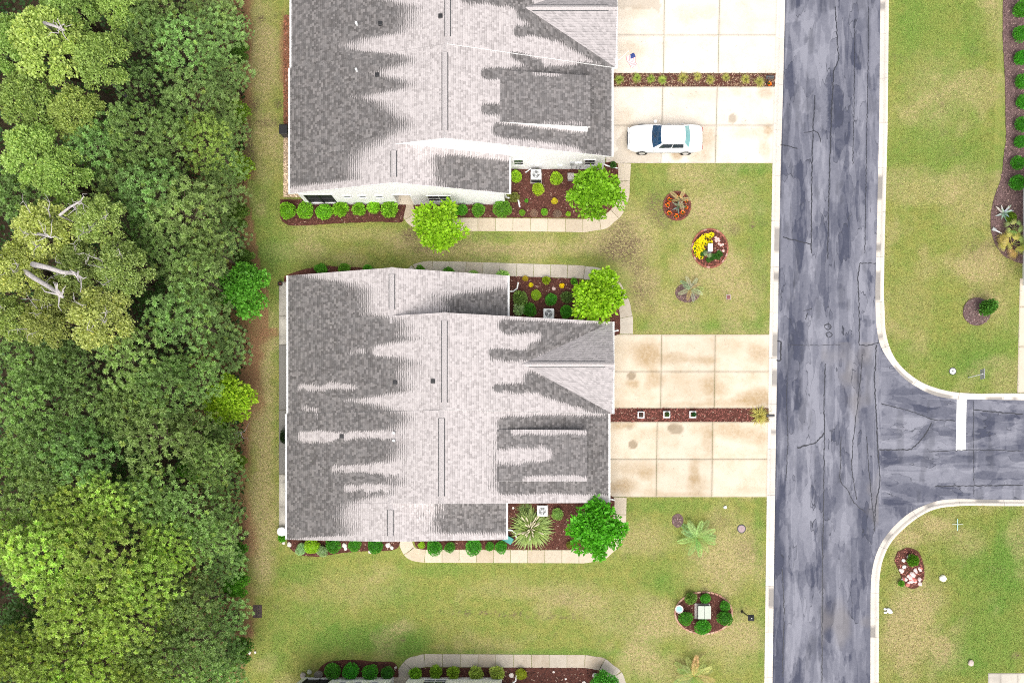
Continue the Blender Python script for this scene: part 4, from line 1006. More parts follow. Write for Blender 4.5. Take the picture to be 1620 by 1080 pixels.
for (x,y,r) in [(845,338,7),(882,339,7.5)]: shrub(x, y, r, TANP, A, 'withered plants by the path', 'F', 'plant', hfac=.5, cat='plant')
shrub(970,262,6, (.05,.15,.03), 'small dark green plant at the garage corner beside the sedan', None, 'L')
# north bed of the middle duplex
A = 'low green shrub peeping out along the north eave of the middle duplex'
for (x,y,r) in [(509,427,10),(545,426,9.5),(582,427,8.5)]: shrub(x, y, r, MIDG, A, 'low shrubs at the north eave', 'L', hfac=.7)
A = 'pale green rounded shrub between the grey path and the north eave'
for (x,y,r) in [(665,429,9),(710,432,9.5),(750,436,9),(795,438,10.5)]: shrub(x, y, r, PALE if x > 740 else MIDG, A, 'shrubs squeezed beside the grey path', 'L', hfac=.7)
shrub(823,473,13, (.17,.30,.07), 'dark olive loose shrub beside the white downspout elbow', None, 'L')
shrub(822,490,11, (.36,.54,.28), 'silvery green shrub tucked against the shingled wing corner', None, 'L')
A = 'clipped deep green ball shrub in the bed with the silvery shrub'
for (x,y,r) in [(838,491,11.5),(872,475,9.8),(896,494,10.5)]: shrub(x, y, r, (.075,.29,.024), A, 'clipped ball shrubs')
shrub(897,471,10, (.10,.19,.04), 'dull dark bushy shrub beside the bright tree in the north bed', None, 'L')
shrub(848,467,8.5, LIME, 'low yellow green spreading plant above the clipped ball shrubs', None, 'F', 'plant', cat='plant', hfac=.7)
A = 'small yellow flowering tuft in the mulch along the grey path'
for (x,y,r,c) in [(831,441,5,(.42,.34,.02)),(840,451,4,(.75,.60,.01)),(889,452,4.5,(.78,.62,.01))]: shrub(x, y, r, c, A, 'yellow tufts in the north bed', 'F', 'plant', cat='plant')
shrub(864,444,7, (.26,.30,.015), 'yellow green tuft of leaves between two yellow flower tufts', None, 'L', 'plant', cat='plant')
shrub(908,446,6, MIDG, 'small green shrub against the crown of the north bed tree', None, 'L')
# south bed of the middle duplex
shrub(478,868,12, SILVER, 'pale silvery variegated shrub at the patio end of the south wall', None, 'F', squash=.8)
shrub(495,864,14, LIME, 'yellow green shrub between two pale silvery shrubs at the south wall', None, 'F', squash=.9)
shrub(510,871,11, SILVER, 'pale silvery shrub spilling over the lawn beside a yellow green one', None, 'F', squash=.8)
A = 'dark green shrub under the south eave left of the curved path'
for (x,y,r) in [(528,862,13),(562,862,10.5),(595,863,13.5)]: shrub(x, y, r, DARK, A, 'dark shrubs under the south eave')
A = 'dark green shrub with small white flowers beside the south path'
for (x,y,r) in [(688,866,13),(712,865,9),(750,865,14),(775,864,8),(793,865,10.5)]: shrub(x, y, r, (.065,.26,.022), A, 'flowering shrubs along the south path')
shrub(667,862,6, LIME, 'small lime plant in the bend of the south path', None, 'F', 'plant', cat='plant')
shrub(882,813,10.5, (.22,.34,.09), 'grey green ball shrub beside the pampas grass', None, 'F')
A = 'small reddish green plant in the mulch near the dark green corner tree'
for (x,y,r) in [(902,861,6.5),(913,856,5)]: shrub(x, y, r, (.17,.20,.02), A, 'small plants by the corner tree', 'F', 'plant', cat='plant')
shrub(447,851,7, MIDG, 'small green plant at the end of the patio by a white tub', None, 'L')
# bottom duplex
A = 'dark green round shrub against the pale blue grey wall'
for (x,y,r) in [(528,1060,14),(556,1060,13.5),(587,1062,13.5)]: shrub(x, y, r, (.06,.27,.022), A, 'dark shrubs on the pale wall')
shrub(614,1063,10.5, (.05,.20,.02), 'bright green round shrub at the foot of the curved path, end of a row', None)
A = 'yellow green variegated round shrub beside the pale path'
for (x,y,r) in [(658,1064,10.5),(690,1061,11),(717,1062,11),(753,1063,11.5),(787,1063,12.5)]: shrub(x, y, r, (.22,.40,.03) if x < 740 else (.38,.48,.10), A, 'variegated shrubs by the lower path', 'L')
shrub(825,1065,9.5, (.28,.30,.02), 'golden green spiky tuft alone in dark mulch', None, 'F', 'plant', cat='plant')
# right hand bed of clipped balls
A = 'clipped dark green ball shrub in the long grey mulch bed across the road'
for (x,y,r) in [(1613,18,13),(1612,57,13),(1613,94,12.5),(1614,132,12),(1616,164,11.5),(1614,199,12),(1612,226,11),(1608,260,12),(1606,291,12.5)]: shrub(x, y, r, (.055,.25,.015), A, 'clipped balls across the road')
shrub(1598,345,9, (.13,.26,.02), 'yellow green loose shrub behind the blue grey agave', None, 'L')
shrub(1559,488,14, (.07,.21,.03), 'dark ragged evergreen shrub leaning over a round grey mulch ring', None, 'L', hfac=1.6)
# oval bed
A = 'dark green round shrub beside the square utility cabinet in the oval bed'
for (x,y,r) in [(1115,946,9),(1084,977,11.5),(1111,991,13),(1146,958,9),(1146,977,13)]: shrub(x, y, r, (.065,.26,.022), A, 'shrubs round the utility cabinet')
shrub(1092,946,10, (.16,.24,.05), 'shrub with white blooms at the edge of the oval bed', None, 'L')
shrub(1425,922,5.5, MIDG, 'small green shrub at the edge of the pink stone flower bed', None, 'L')
shrub(1443,886,10, (.09,.24,.012), 'bright green leafy plant among white stones in the pinkish bed', None, 'L', 'plant', cat='plant')

# grass clumps
def clump_mesh(seed, n=260, L=.5, droop=.5, plume=0):
    r = np.random.default_rng(seed); V = []; F = []; cols = []
    for i in range(n):
        a = r.random()*6.283; el = .35+r.random()*1.1; l = L*(.6+.5*r.random()); d = np.array([math.cos(a)*math.cos(el), math.sin(a)*math.cos(el), math.sin(el)]); s = np.array([-math.sin(a), math.cos(a), 0])
        b = np.array([math.cos(a), math.sin(a), 0])*r.random()*.09*L*2; k = len(V); c = .2+.7*r.random(); yy = (r.random() < .3)*r.random(); w = .018*L*2
        for j, t in enumerate((0,.35,.7,1)):
            p = b+d*l*t; p[2] = max(.01, p[2]-droop*l*t*t); ww = w*(1-t*.85)
            V += [p-s*ww, p+s*ww]; cols += [(c,0,yy,1)]*2
        for j in range(3): F.append((k+2*j, k+2*j+1, k+2*j+3, k+2*j+2))
    return np_mesh('blades', np.array(V), np.array(F), MAT['leaf'], np.array(cols))
CL = [clump_mesh(s, 200, .5, .55) for s in (1,2)]; PAMPAS = clump_mesh(5, 1100, .5, .42)
def clump(px, py, r_px, col, label, group, mesh=None, name='ornamental_grass', cat='grass'):
    x, y = g(px, py, r_px*G*.4); i = plant_i[0]; plant_i[0] += 1
    root = empty(name, (x, y, .03), i*1.7); tag(root, label, cat, group)
    f = link('blades', mesh or CL[i%2], root); k = r_px*G/.5; f.scale = (k,k,k); f.color = (*col,1)
    MB().tube([(0,0,-.03),(0,0,.06)], [.09*k,.05*k], 7).build('crown_base', MAT['bark'], root)
    return root
A = 'yellow green grass tuft in the strip between the two pale driveways'
for (x,y,r) in [(980,125,11),(1008,122,11),(1030,124,10),(1048,126,11),(1081,122,12),(1104,120,10),(1124,125,11),(1149,122,10),(1180,124,11),(1202,128,12)]: clump(x, y, r, (.42,.42,.12) if x > 1060 else (.32,.42,.08), A, 'grass tufts between pale driveways')
clump(1203,657,20, (.48,.45,.13), 'straw coloured grass clump at the kerb end of the red mulch strip', None)
pg = clump(840,836,36, (.30,.40,.13), 'large pampas grass with cream plumes beside the corner tree and path', None, PAMPAS, 'pampas_grass')
for i in range(26):
    a = random.random()*6.28; rr = random.random()*.85; z = .75+random.random()*.35; m = MB()
    m.tube([(math.cos(a)*rr*.4,math.sin(a)*rr*.4,.3),(math.cos(a)*rr*.85,math.sin(a)*rr*.85,z),(math.cos(a)*(rr+.1),math.sin(a)*(rr+.1),z+.14),(math.cos(a)*(rr+.24),math.sin(a)*(rr+.24),z+.16)], [.008,.025,.05,.012], 6)
    o = m.build('plume', MAT['petal'], pg); o.color = (.52,.47,.33,1)
clump(832,808,19, (.16,.24,.07), 'smaller grass clump behind the pampas grass, under the eave', None)

# palms, sago and agave: every frond its own part
def frond_mesh(L=1.0, pairs=17, wid=.24, droop=.42, lw=.03):
    V = []; F = []; cols = []
    def pt(t): return np.array([L*t, 0, .38*L*t-droop*L*t*t])
    for i in range(10):
        p, q = pt(i/10), pt((i+1)/10); w = .012*(1-.08*i); k = len(V); V += [p+[0,-w,0.004],p+[0,w,0.004],q+[0,w*.9,0.004],q+[0,-w*.9,0.004]]; F.append((k,k+1,k+2,k+3)); cols += [(.75,0,.5,1)]*4
    for i in range(pairs):
        t = .12+.86*i/pairs; p = pt(t); q = wid*L*math.sin(math.pi*min(1,.18+t*.80))**.7; r_ = random.Random(i)
        for s in (1,-1):
            d = np.array([.62, s*.78, .12-.2*r_.random()]); e = p+d*q; w = np.array([lw*L,-s*lw*L*.4,0]); k = len(V)
            V += [p-w*.3, p+d*q*.5-w*.5, e, p+d*q*.5+w*.5]; F.append((k,k+1,k+2,k+3)); cols += [(.3+.5*r_.random(),0,.2*r_.random(),1)]*4
    return np_mesh('frond', np.array(V), np.array(F), MAT['leaf'], np.array(cols))
def fan_mesh(L=1.0):
    V = []; F = []; cols = []
    for i in range(5):
        k = len(V); a, b = i/5*.45*L, (i+1)/5*.45*L; V += [[a,-.012,a*.35],[a,.012,a*.35],[b,.012,b*.35],[b,-.012,b*.35]]; F.append((k,k+1,k+2,k+3)); cols += [(.6,0,.4,1)]*4
    for i in range(15):
        a = (i-7)/7*1.15; d = np.array([math.cos(a), math.sin(a), .05]); l = .58*L*(1-.25*abs(a)/1.15); p = np.array([.45*L,0,.45*.35*L]); s = np.array([-math.sin(a),math.cos(a),0])*.022*L; k = len(V)
        e = p+d*l; e[2] -= .16*L; V += [p, p+d*l*.5-s, e, p+d*l*.5+s]; F.append((k,k+1,k+2,k+3)); cols += [(.05+.10*(i%5)+.4*(i%2),0,.3*(i%3==0),1)]*4
    return np_mesh('frond', np.array(V), np.array(F), MAT['leaf'], np.array(cols))
def blade_mesh(L=1.0):
    V = []; F = []; prof = [(0,.055),(.3,.085),(.6,.07),(.85,.035),(1,.002)]
    for t, w in prof: z = .75*t*L-.35*t*t*L; V += [(t*L*.75,-w,z+.03*(w>.01)),(t*L*.75,0,z),(t*L*.75,w,z+.03*(w>.01))]
    for i in range(4):
        for j in range(2): F.append((3*i+j,3*i+j+1,3*i+4+j,3*i+3+j))
    return np_mesh('leaf_blade', np.array(V), np.array(F), MAT['leaf'], np.tile(np.array([[.55,0,.1,1.]]),(len(V),1)))
FROND, FAN, BLADE = frond_mesh(), fan_mesh(), blade_mesh()
def palm(px, py, r_px, trunk_h, n, mesh, col, label, group=None, name='sago_palm', cat='palm', seed=0, base_px=None, part='frond', old=None, sector=None):
    R = r_px*G; x, y = g(px, py, trunk_h)
    root = empty(name, (x, y, 0), 0); tag(root, label, cat, group); r = random.Random(seed)
    if trunk_h > .05: MB().tube([(0,0,-.03),(0,0,trunk_h*.6),(0,0,trunk_h+.05)], [.16,.13,.10], 9).build('trunk', MAT['bark'], root)
    for i in range(n):
        a = 2.399963*i + r.random()*.25; ring_ = i/n
        if sector: a = sector[0] + (sector[1]-sector[0])*r.random()
        f = link(part, mesh, root); f.location = (0,0,trunk_h+.02+ring_*.06); k = R*(1.05-.35*ring_*r.random()-.05*r.random()); f.scale = (k,k,k)
        f.rotation_euler = ((r.random()-.5)*.5, .25-ring_*1.0+(r.random()-.5)*.2, a); c = old if (old and r.random() < .25) else col
        f.color = (*[q*(.8+.4*r.random()) for q in c],1)
    return root
palm(1103,850,33,.35,19,FROND,(.29,.45,.16),'sago palm with fresh pale green fronds on the brownish lawn','sago palms on the lawn' if False else None,seed=1)
palm(1097,1068,35,.4,20,FROND,(.32,.42,.14),'sago palm with yellow tipped fronds near the lower path',None,seed=2,old=(.55,.48,.18))
palm(1093,457,22,.3,11,FROND,(.34,.44,.24),'sparse yellowing palm with few fronds beside a mulch ring',None,seed=3,old=(.42,.38,.16))
palm(1075,316,20,.4,5,FROND,(.40,.40,.20),'small palm with withered fronds rising out of the ring of orange flowers',None,seed=4,old=(.40,.36,.16))
palm(1600,387,27,.45,13,FAN,(.44,.46,.11),'yellow green fan palm at the tip of the grey mulch bed',None,'fan_palm',seed=5,old=(.42,.38,.12))
palm(1603,362,18,.5,8,FAN,(.32,.40,.14),'grey green fan palm between the yellow fan palm and the bungalow',None,'fan_palm',seed=6)
palm(1586,338,20,.02,17,BLADE,(.46,.58,.54),'blue grey agave rosette in the grey mulch bed',None,'agave','agave',seed=7,part='leaf')
palm(1073,328,15,.02,16,BLADE,(.24,.34,.24),'grey green agave rosette ringed by orange flowers',None,'agave','agave',seed=8,part='leaf')

# flowers
def rosette(seed, n=26, R=.5):
    r = np.random.default_rng(seed); a = r.random(n)*6.283; rad = .15+.8*np.sqrt(r.random(n)); c = np.stack([np.cos(a)*rad*R*.6, np.sin(a)*rad*R*.6, .25*R+.4*R*(1-rad)],1)
    d = np.stack([np.cos(a)*.8, np.sin(a)*.8, .35+.3*r.random(n)],1); d /= np.linalg.norm(d,axis=1,keepdims=True); L = np.full(n, R*.5); w = perp(d, r)*(L*.42)[:,None]
    V, F, Cc = quads_from(c, d, w, L, np.tile([[.5,0,0,1.]],(n,1))); return np_mesh('petals', V, F, MAT['petal'], Cc)
ROS = [rosette(i) for i in range(3)]
def flower(px, py, r_px, col, label, group, leafcol=(.06,.16,.03)):
    x, y = g(px, py, .15); i = plant_i[0]; plant_i[0] += 1
    root = empty('flower', (x, y, .03), i*.9); tag(root, label, 'flower', group); k = r_px*G/.5
    f = link('petals', ROS[i%3], root); f.scale = (k,k,k); f.color = (*col,1); f.location = (0,0,.05)
    l = link('foliage', FINE[i%2], root); l.scale = (k*.75,k*.75,k*.5); l.color = (*leafcol,1)
for (x,y) in [(1059.5,316),(1056,324),(1059,337),(1070,342),(1080,336.5),(1086,328),(1086,318),(1074,312)]: flower(x, y, 4.6 if x < 1085 else 3.5, (.85,.16,.02), 'orange flower in the ring round the small withered palm and agave', 'orange flower ring')
for i in range(44):
    r = random.Random(i); a = 2.2+r.random()*2.9; q = 8+r.random()*14
    flower(1121+q*math.cos(a)*1.0, 393+q*math.sin(a)*1.05, 4.4, (.85,.72,.01), 'yellow flower massed in the brick edged bed by the white box', 'yellow flowers')
for i in range(16):
    r = random.Random(i+50); a = .35+r.random()*2.2; q = 10+r.random()*10
    shrub(1123+q*math.cos(a), 393+q*math.sin(a), 4.3, (.05,.16,.02) if i%4 else (.35,.42,.28), 'small dark leafy plant in the brick edged bed by the white box', 'leafy plants in the brick edged bed', 'F', 'plant', cat='plant')
flower(1217,132.5,4.5,(.95,.22,.01),'single orange flower at the kerb end of the grassy strip', None)
def bloom_scatter(px, py, r_px, n, label, group, col=(.8,.8,.74), seed=0):
    r = random.Random(seed)
    for i in range(n):
        a = r.random()*6.28; q = r_px*math.sqrt(r.random()); flower(px+q*math.cos(a), py+q*math.sin(a), 1.6, col, label, group)
# brick edging round two beds, each brick a part
BRK = MB().box(-.11,.11,-.055,.055,0,.09).mesh('brick', MAT['brick'])
def edging(cx, cy, rx, ry, n, label, cols, seed=0):
    root = empty('brick_edging', (*g(cx, cy), 0)); tag(root, label, 'edging'); r = random.Random(seed)
    for i in range(n):
        a = 2*math.pi*i/n; b = link('brick', BRK, root); b.location = (rx*G*math.cos(a), ry*G*math.sin(a), -.02+r.random()*.01); b.rotation_euler = (0,(r.random()-.5)*.1,math.atan2(ry*math.cos(a), -rx*math.sin(a))+(r.random()-.5)*.2)
        b.scale = (2*math.pi*(rx+ry)/2*G/n/.235,1,1); b.color = (*random.Random(seed*99+i).choice(cols),1)
edging(1123,393,28,30,34,'ring of weathered red bricks round the yellow flower bed',[(.30,.11,.075),(.24,.085,.06),(.42,.24,.2),(.34,.13,.09)],1)
edging(1113,969,45,33,40,'ring of pinkish bricks round the oval bed with utility cabinet',[(.45,.27,.19),(.38,.2,.15),(.5,.33,.25)],2)
edging(1071,326,21,22,24,'ring of dark red bricks round the orange flowers',[(.17,.06,.045),(.22,.07,.05),(.13,.05,.04)],3)
# stones
def stone_mesh(seed):
    bm = bmesh.new(); bmesh.ops.create_icosphere(bm, subdivisions=2, radius=.5); r = random.Random(seed); o = Vector((r.random()*9,r.random()*9,r.random()*9))
    from mathutils import noise as mn
    for v in bm.verts: v.co *= 1+.35*mn.noise(v.co*1.8+o)
    for v in bm.verts: v.co.z *= .6
    me = bpy.data.meshes.new('stone'); bm.to_mesh(me); bm.free(); me.materials.append(MAT['brick']); return me
STN = [stone_mesh(i) for i in range(4)]
def stone(px, py, r_px, col, label, group=None, z=.04):
    o = link('stone', STN[(px+py)%4 if isinstance(px,int) else 0], None); x, y = g(px, py); k = r_px*G*2; o.location = (x, y, z+k*.14); o.scale = (k,k,k); o.rotation_euler = (0,0,px*.7); o.color = (*col,1); tag(o, label, 'stone', group)
W_ = (.68,.62,.58)
A = 'white stone lying on the mulch under the south eave of the middle duplex'
for (x,y,r) in [(545,862,4),(547,867,3),(614,862,4),(620,866,3),(586,872,3)]: stone(x, y, r, W_, A, 'white stones under the south eave')
stone(458,861,4,W_,'white stone at the patio corner beside the silvery shrub'); stone(449,858,3,W_,'smaller white stone at the patio corner by the green plant')
stone(876,457,3,(.6,.45,.4),'pinkish stone among the yellow tufts of the north bed')
A = 'white stone on dark mulch below the lower path'
for (x,y,r) in [(809,1067,4),(941,1067,4),(876,1062,1.8),(895,1073,1.8),(924,1080,4)]: stone(x, y, r, W_, A, 'white stones on dark mulch')
stone(626,1055,2,W_,'tiny white stone beside the end of the lower path'); stone(480,1067,5,(.3,.27,.24),'grey rough stone at the corner of the pale wall'); stone(505,1066,7,(.2,.18,.16),'dark grey rock in front of the pale wall'); stone(490,1062,4,(.4,.42,.33),'pale mossy stone at the corner of the pale wall')
for i in range(14):
    r = random.Random(i+77); a = -1.2+r.random()*1.9; q = 14+r.random()*9; stone(int(1123+q*math.cos(a)), int(393+q*math.sin(a)), 2.2, (.62,.42,.38), 'pale pink stone in the brick edged bed by the white box', 'pink stones in the brick edged bed')
A = 'white or pink stone paving the pinkish flower bed across the road'
for i in range(30):
    r = random.Random(i+9); stone(int(1424+r.random()*34), int(899+r.random()*26), 2+r.random()*1.6, (.62,.5,.48) if i%3 else (.5,.16,.14), A, 'stones in the pinkish bed')
A = 'white stone half ringing the bright green plant'
for (x,y) in [(1429,886),(1437,881),(1430,896),(1445,882),(1455,899)]: stone(x, y, 3.2, W_, A, 'white stones round the green plant')
stone(1491,914,5.5,(.78,.76,.62),'round white stone alone on the lawn by the pinkish bed'); stone(1535,1048,5,(.5,.42,.38),'pinkish grey stone alone on the lower lawn by the concrete slab')
stone(1147,802,2.6,(.8,.8,.78),'small white ball on the lawn beside the driveway corner'); stone(395,1031,3,W_,'white stone at the edge of the wood'); stone(404,1031,2,W_,'tiny white stone beside another at the wood edge')
for i,(x,y) in enumerate([(812,803),(1099,945)]): stone(x, y, 2, W_, ['white pebble in the bed behind the pampas grass','white pebble by the utility cabinet'][i])

# ------------------------------------------------------------------ small yard things
def ac_unit(px, py, label, s=1):
    x, y = g(px, py, .8); root = empty('air_conditioner', (x, y, .03)); tag(root, label, 'air conditioner', 'air conditioners'); w = .33
    MB().box(-w-.05,w+.05,-w-.05,w+.05,-.02,.06).build('pad', MAT['grey_stone'], root)
    MB().box(-w,w,-w,w,.06,.74).build('casing', MAT['dark_grey'], root, bevel=.04)
    lid = MB().box(-w-.01,w+.01,-w-.01,w+.01,.742,.80).build('lid', MAT['white_metal'], root, bevel=.05)
    MB().lathe([(.25,.803),(.25,.812)],seg=24).build('fan_well', MAT['dark_grey'], lid)
    for k in range(3):
        a = k*2.094; m = MB(); m.poly([(math.cos(a+t)*q,math.sin(a+t)*q,.818+.01*i) for i,(t,q) in enumerate([(0,.05),(0,.22),(.5,.23),(.8,.2),(.7,.06)])]); m.build('fan_blade', MAT['grey_metal'], lid, fix=False)
    m = MB()
    for q in (.12,.18,.24):
        n = 24; m.tube([(q*math.cos(6.283*i/n),q*math.sin(6.283*i/n),.845) for i in range(n+1)], .006, 5)
    for k in range(4): a = k*.785; m.tube([(-.25*math.cos(a),-.25*math.sin(a),.85),(.25*math.cos(a),.25*math.sin(a),.85)], .005, 5)
    m.build('fan_guard', MAT['white_metal'], lid); MB().lathe([(.06,.84),(.06,.87)],seg=12).build('fan_hub', MAT['white_metal'], lid)
ac_unit(848,276,'white topped air conditioner below the white gable wall'); ac_unit(868,496,'white topped air conditioner between clipped ball shrubs'); ac_unit(858,808,'white topped air conditioner beside the pampas grass')
def thing(name, px, py, label, cat, h=0, group=None): o = empty(name, (*g(px, py, h), 0)); return tag(o, label, cat, group)
t = thing('utility_box', 903, 282, 'small square grey utility box on the mulch near the sedan tree', 'box')
MB().box(-.2,.2,-.2,.2,0,.4).build('body', MAT['grey_metal'], t, bevel=.02); MB().box(-.215,.215,-.215,.215,.402,.45).build('lid', MAT['grey_stone'], t, bevel=.01)
t = thing('satellite_dish', 886, 257, 'white satellite dish on a post against the white wall', 'dish', .9)
MB().tube([(0,-.1,0),(0,-.1,.8)], .025, 8).build('post', MAT['white_metal'], t); d = MB().lathe([(.02,.82),(.12,.84),(.2,.89),(.25,.95)],seg=18).build('dish', MAT['white_metal'], t)
MB().tube([(0,-.1,.8),(0,-.28,.95),(0,-.2,1.1)], .012, 6).build('feed_arm', MAT['grey_metal'], t)
for i,(px,l) in enumerate([(905,'grey electricity meter box on the white wall beside the dish'),(912,'white cable box on the white wall, middle of three'),(918,'white cable box on the white wall next to the window')]):
    t = thing('meter_box', px, 260, l, 'meter', 1.2); t.location = (t.location.x, 20.9, 0)
    MB().box(-.13,.13,-.14,-.003,1.1,1.55).build('casing', MAT['grey_metal' if i == 0 else 'white_metal'], t, bevel=.015); MB().tube([(0,-.06,.0),(0,-.06,1.098)], .02, 6).build('conduit', MAT['grey_metal'], t)
t = thing('drain_pipe', 838, 272, 'white drain pipe lying on the mulch next to the air conditioner', 'pipe'); c = t.location
MB().tube([(-.25,-.05,.1),(.12,.2,.14),(.32,.36,.35),(.34,.45,.9)], .035, 8).build('pipe', MAT['white_metal'], t); MB().tube([(-.22,-.03,.103),(-.28,-.07,.1)], .045, 8).build('outlet', MAT['white_metal'], t)
t = thing('trash_bin', 449, 206, 'black wheeled bin against the west wall of the sedan duplex', 'bin', .8)
MB().prism([(-.24,-.26),(.24,-.26),(.24,.26),(-.24,.26)],.06,.9).build('body', MAT['dark_grey'], t, bevel=.03); l = MB().box(-.28,.28,-.3,.3,.905,.96).build('lid', MAT['black'], t, bevel=.02); MB().tube([(-.25,.33,.93),(.25,.33,.93)], .02, 6).build('handle', MAT['black'], l)
for q in (-.2,.2): MB().tube([(q-.03,.2,.1),(q+.03,.2,.1)], .1, 12).build('wheel', MAT['tyre'], t)
t = thing('patio_tub', 448, 840, 'round white tub on the patio corner', 'tub'); MB().lathe([(.2,.05),(.30,.1),(.33,.3),(.30,.42),(.27,.44)],seg=20).build('tub', MAT['white_metal'], t, smooth=True); MB().lathe([(.29,.442),(.18,.47),(.05,.48)],seg=20).build('lid', MAT['white_metal'], t)
t = thing('patio_pot', 445, 450, 'black round pot on the patio corner under the north eave', 'pot'); MB().lathe([(.11,.06),(.15,.3),(.16,.34),(.13,.34),(.12,.28)],seg=16).build('pot', MAT['black'], t); MB().lathe([(.115,.25),(.1,.285)],seg=14).build('soil', MAT['mulch'], t)
t = thing('patio_plant', 452, 692, 'dark ragged plant on the grey patio under the eave', 'plant'); f = link('foliage', LOOSE[0], t); f.scale = (.5,.9,.7); f.color = (.03,.06,.02,1); f.location=(0,0,.25); MB().lathe([(.14,.06),(.19,.3),(.17,.3)],seg=12).build('pot', MAT['dark_grey'], t)
A = ['white square pot with a dry plant in the red mulch strip, at the garage end','white square pot with a spilling green plant in the red mulch strip','white square pot with dark green plant in red mulch, at the road end']
for i,(px,py) in enumerate([(1013.5,656.5),(1054,656),(1095,656)]):
    t = thing('square_pot', px, py, A[i], 'pot'); w = .22; m = MB()
    for (a,b,c_,d) in ((-w,w,-w,-w+.06),(-w,w,w-.06,w),(-w,-w+.06,-w+.06,w-.06),(w-.06,w,-w+.06,w-.06)): m.box(a,b,c_,d,.0,.36)
    m.build('pot', MAT['white_metal'], t); MB().box(-w+.062,w-.062,-w+.062,w-.062,.0,.3).build('soil', MAT['mulch'], t)
    f = link('foliage', LOOSE[i], t); f.scale = (.32,.32,.4) if i else (.22,.22,.25); f.location = (0.03*i,0,.27); f.color = (*[(.16,.14,.13),(.10,.17,.06),(.04,.14,.04)][i],1)
def mailbox(px, py, label):
    t = thing('mailbox', px, py, label, 'mailbox', 1.1); MB().box(-.045,.045,-.045,.045,0,1.0).build('post', MAT['black'], t)
    b = MB().prism_y([(-.09,1.0),(.09,1.0),(.09,1.12),(.06,1.19),(0,1.21),(-.06,1.19),(-.09,1.12)],-.25,.25); b.v = [(p[1],p[0],p[2]) for p in b.v]; o = b.build('box', MAT['dark_grey'], t); MB().box(.252,.262,-.08,.08,1.02,1.16).build('door', MAT['grey_metal'], o); MB().box(-.1,-.08,-.11,-.095,1.1,1.28).build('flag', MAT['lens_red'], o)
mailbox(1219,657,'dark mailbox at the kerb end of the red mulch strip'); mailbox(1218,122,'dark mailbox at the kerb end of the grassy strip')
t = thing('utility_pedestal', 1124, 391, 'white box pedestal in the middle of the yellow flower bed', 'pedestal', .7)
MB().box(-.14,.14,-.24,.24,0,.62).build('body', MAT['grey_metal'], t, bevel=.02); MB().box(-.16,.16,-.26,.26,.622,.72).build('cap', MAT['white_metal'], t, bevel=.03)
t = thing('utility_cabinet', 1114, 968, 'square pale grey utility cabinet on a concrete pad in the oval bed', 'cabinet', .6)
MB().box(-.56,.46,-.5,.52,0,.12).build('pad', MAT['grey_stone'], t); MB().box(-.38,.42,-.4,.4,.12,.66).build('body', MAT['dark_grey'], t, bevel=.02)
for q in (0,1): MB().box(-.41+q*.432,.005+q*.432,-.43,.43,.662,.72).build('lid_panel', simple('cabinet_paint',(.44,.48,.41),.5,.3,.06), t, bevel=.015)
t = thing('bird_bath', 1074.5, 963, 'round pale bird bath on the rim of the oval bed', 'bird bath', .6)
MB().lathe([(.17,0),(.14,.06),(.07,.12),(.06,.5),(.12,.56)],seg=16).build('pedestal', MAT['grey_stone'], t); MB().lathe([(.1,.56),(.22,.6),(.27,.68),(.25,.68),(.18,.64),(.02,.63)],seg=20).build('basin', MAT['stone'], t); MB().lathe([(.2,.651),(.1,.652)],seg=16).build('water', MAT['teal_glass'], t)
t = thing('lamp_post', 1174, 967, 'black lamp post with square lantern on the lawn by the oval bed', 'lamp post')
MB().lathe([(.1,0),(.09,.12),(.05,.18),(.04,.5)],seg=12).build('base', MAT['black'], t); MB().tube([(0,0,.4),(0,0,2.7)], [.045,.035], 10).build('post', MAT['black'], t)
l = MB().box(-.13,.13,-.13,.13,2.7,2.76).build('lantern', MAT['black'], t); m = MB()
for a in (-.13,.11):
    for b in (-.13,.11): m.box(a,a+.02,b,b+.02,2.76,3.05)
m.build('lantern_frame', MAT['black'], l); MB().box(-.1,.1,-.1,.1,2.765,3.045).build('lantern_glass', MAT['lens_clear'], l)
q = .2; rf_ = MB(); 
for a,b in (((-q,-q),(q,-q)),((q,-q),(q,q)),((q,q),(-q,q)),((-q,q),(-q,-q))): rf_.poly([(a[0],a[1],3.05),(b[0],b[1],3.05),(0,0,3.22)])
rf_.poly([(-q,-q,3.049),(-q,q,3.049),(q,q,3.049),(q,-q,3.049)]).build('lantern_roof', MAT['black'], l); MB().lathe([(.03,3.2),(.045,3.24),(.02,3.29)],seg=10).build('finial', MAT['chrome'], l)
t = thing('storm_drain', 407.5, 966.5, 'dark iron storm drain grate in the lawn by the wood', 'drain'); w, h = .29, .42; m = MB()
m.box(-w,w,-h,-h+.05,-.05,.03); m.box(-w,w,h-.05,h,-.05,.03); m.box(-w,-w+.05,-h+.05,h-.05,-.05,.03); m.box(w-.05,w,-h+.05,h-.05,-.05,.03); m.build('frame', simple('rusty_iron',(.07,.045,.045),.7,.3,.3,14), t)
for k in range(3): MB().box(-w+.07+k*.155,-w+.19+k*.155,-h+.052,h-.052,.0,.034).build('bar', bpy.data.materials['rusty_iron'], t)
MB().box(-w+.051,w-.051,-h+.051,h-.051,-.03,.022).build('pit', MAT['black'], t)
def cover(px, py, r_px, label, col, mat='paint'):
    t = thing('access_cover', px, py, label, 'cover'); o = MB().lathe([(r_px*G,.0),(r_px*G,.03),(r_px*G*.82,.032)],seg=24).build('rim', MAT['dark_grey'], t); c = MB().lathe([(r_px*G*.8,.033),(r_px*G*.78,.045),(.02,.046)],seg=24).build('lid', MAT['brick'], t); c.color = (*col,1)
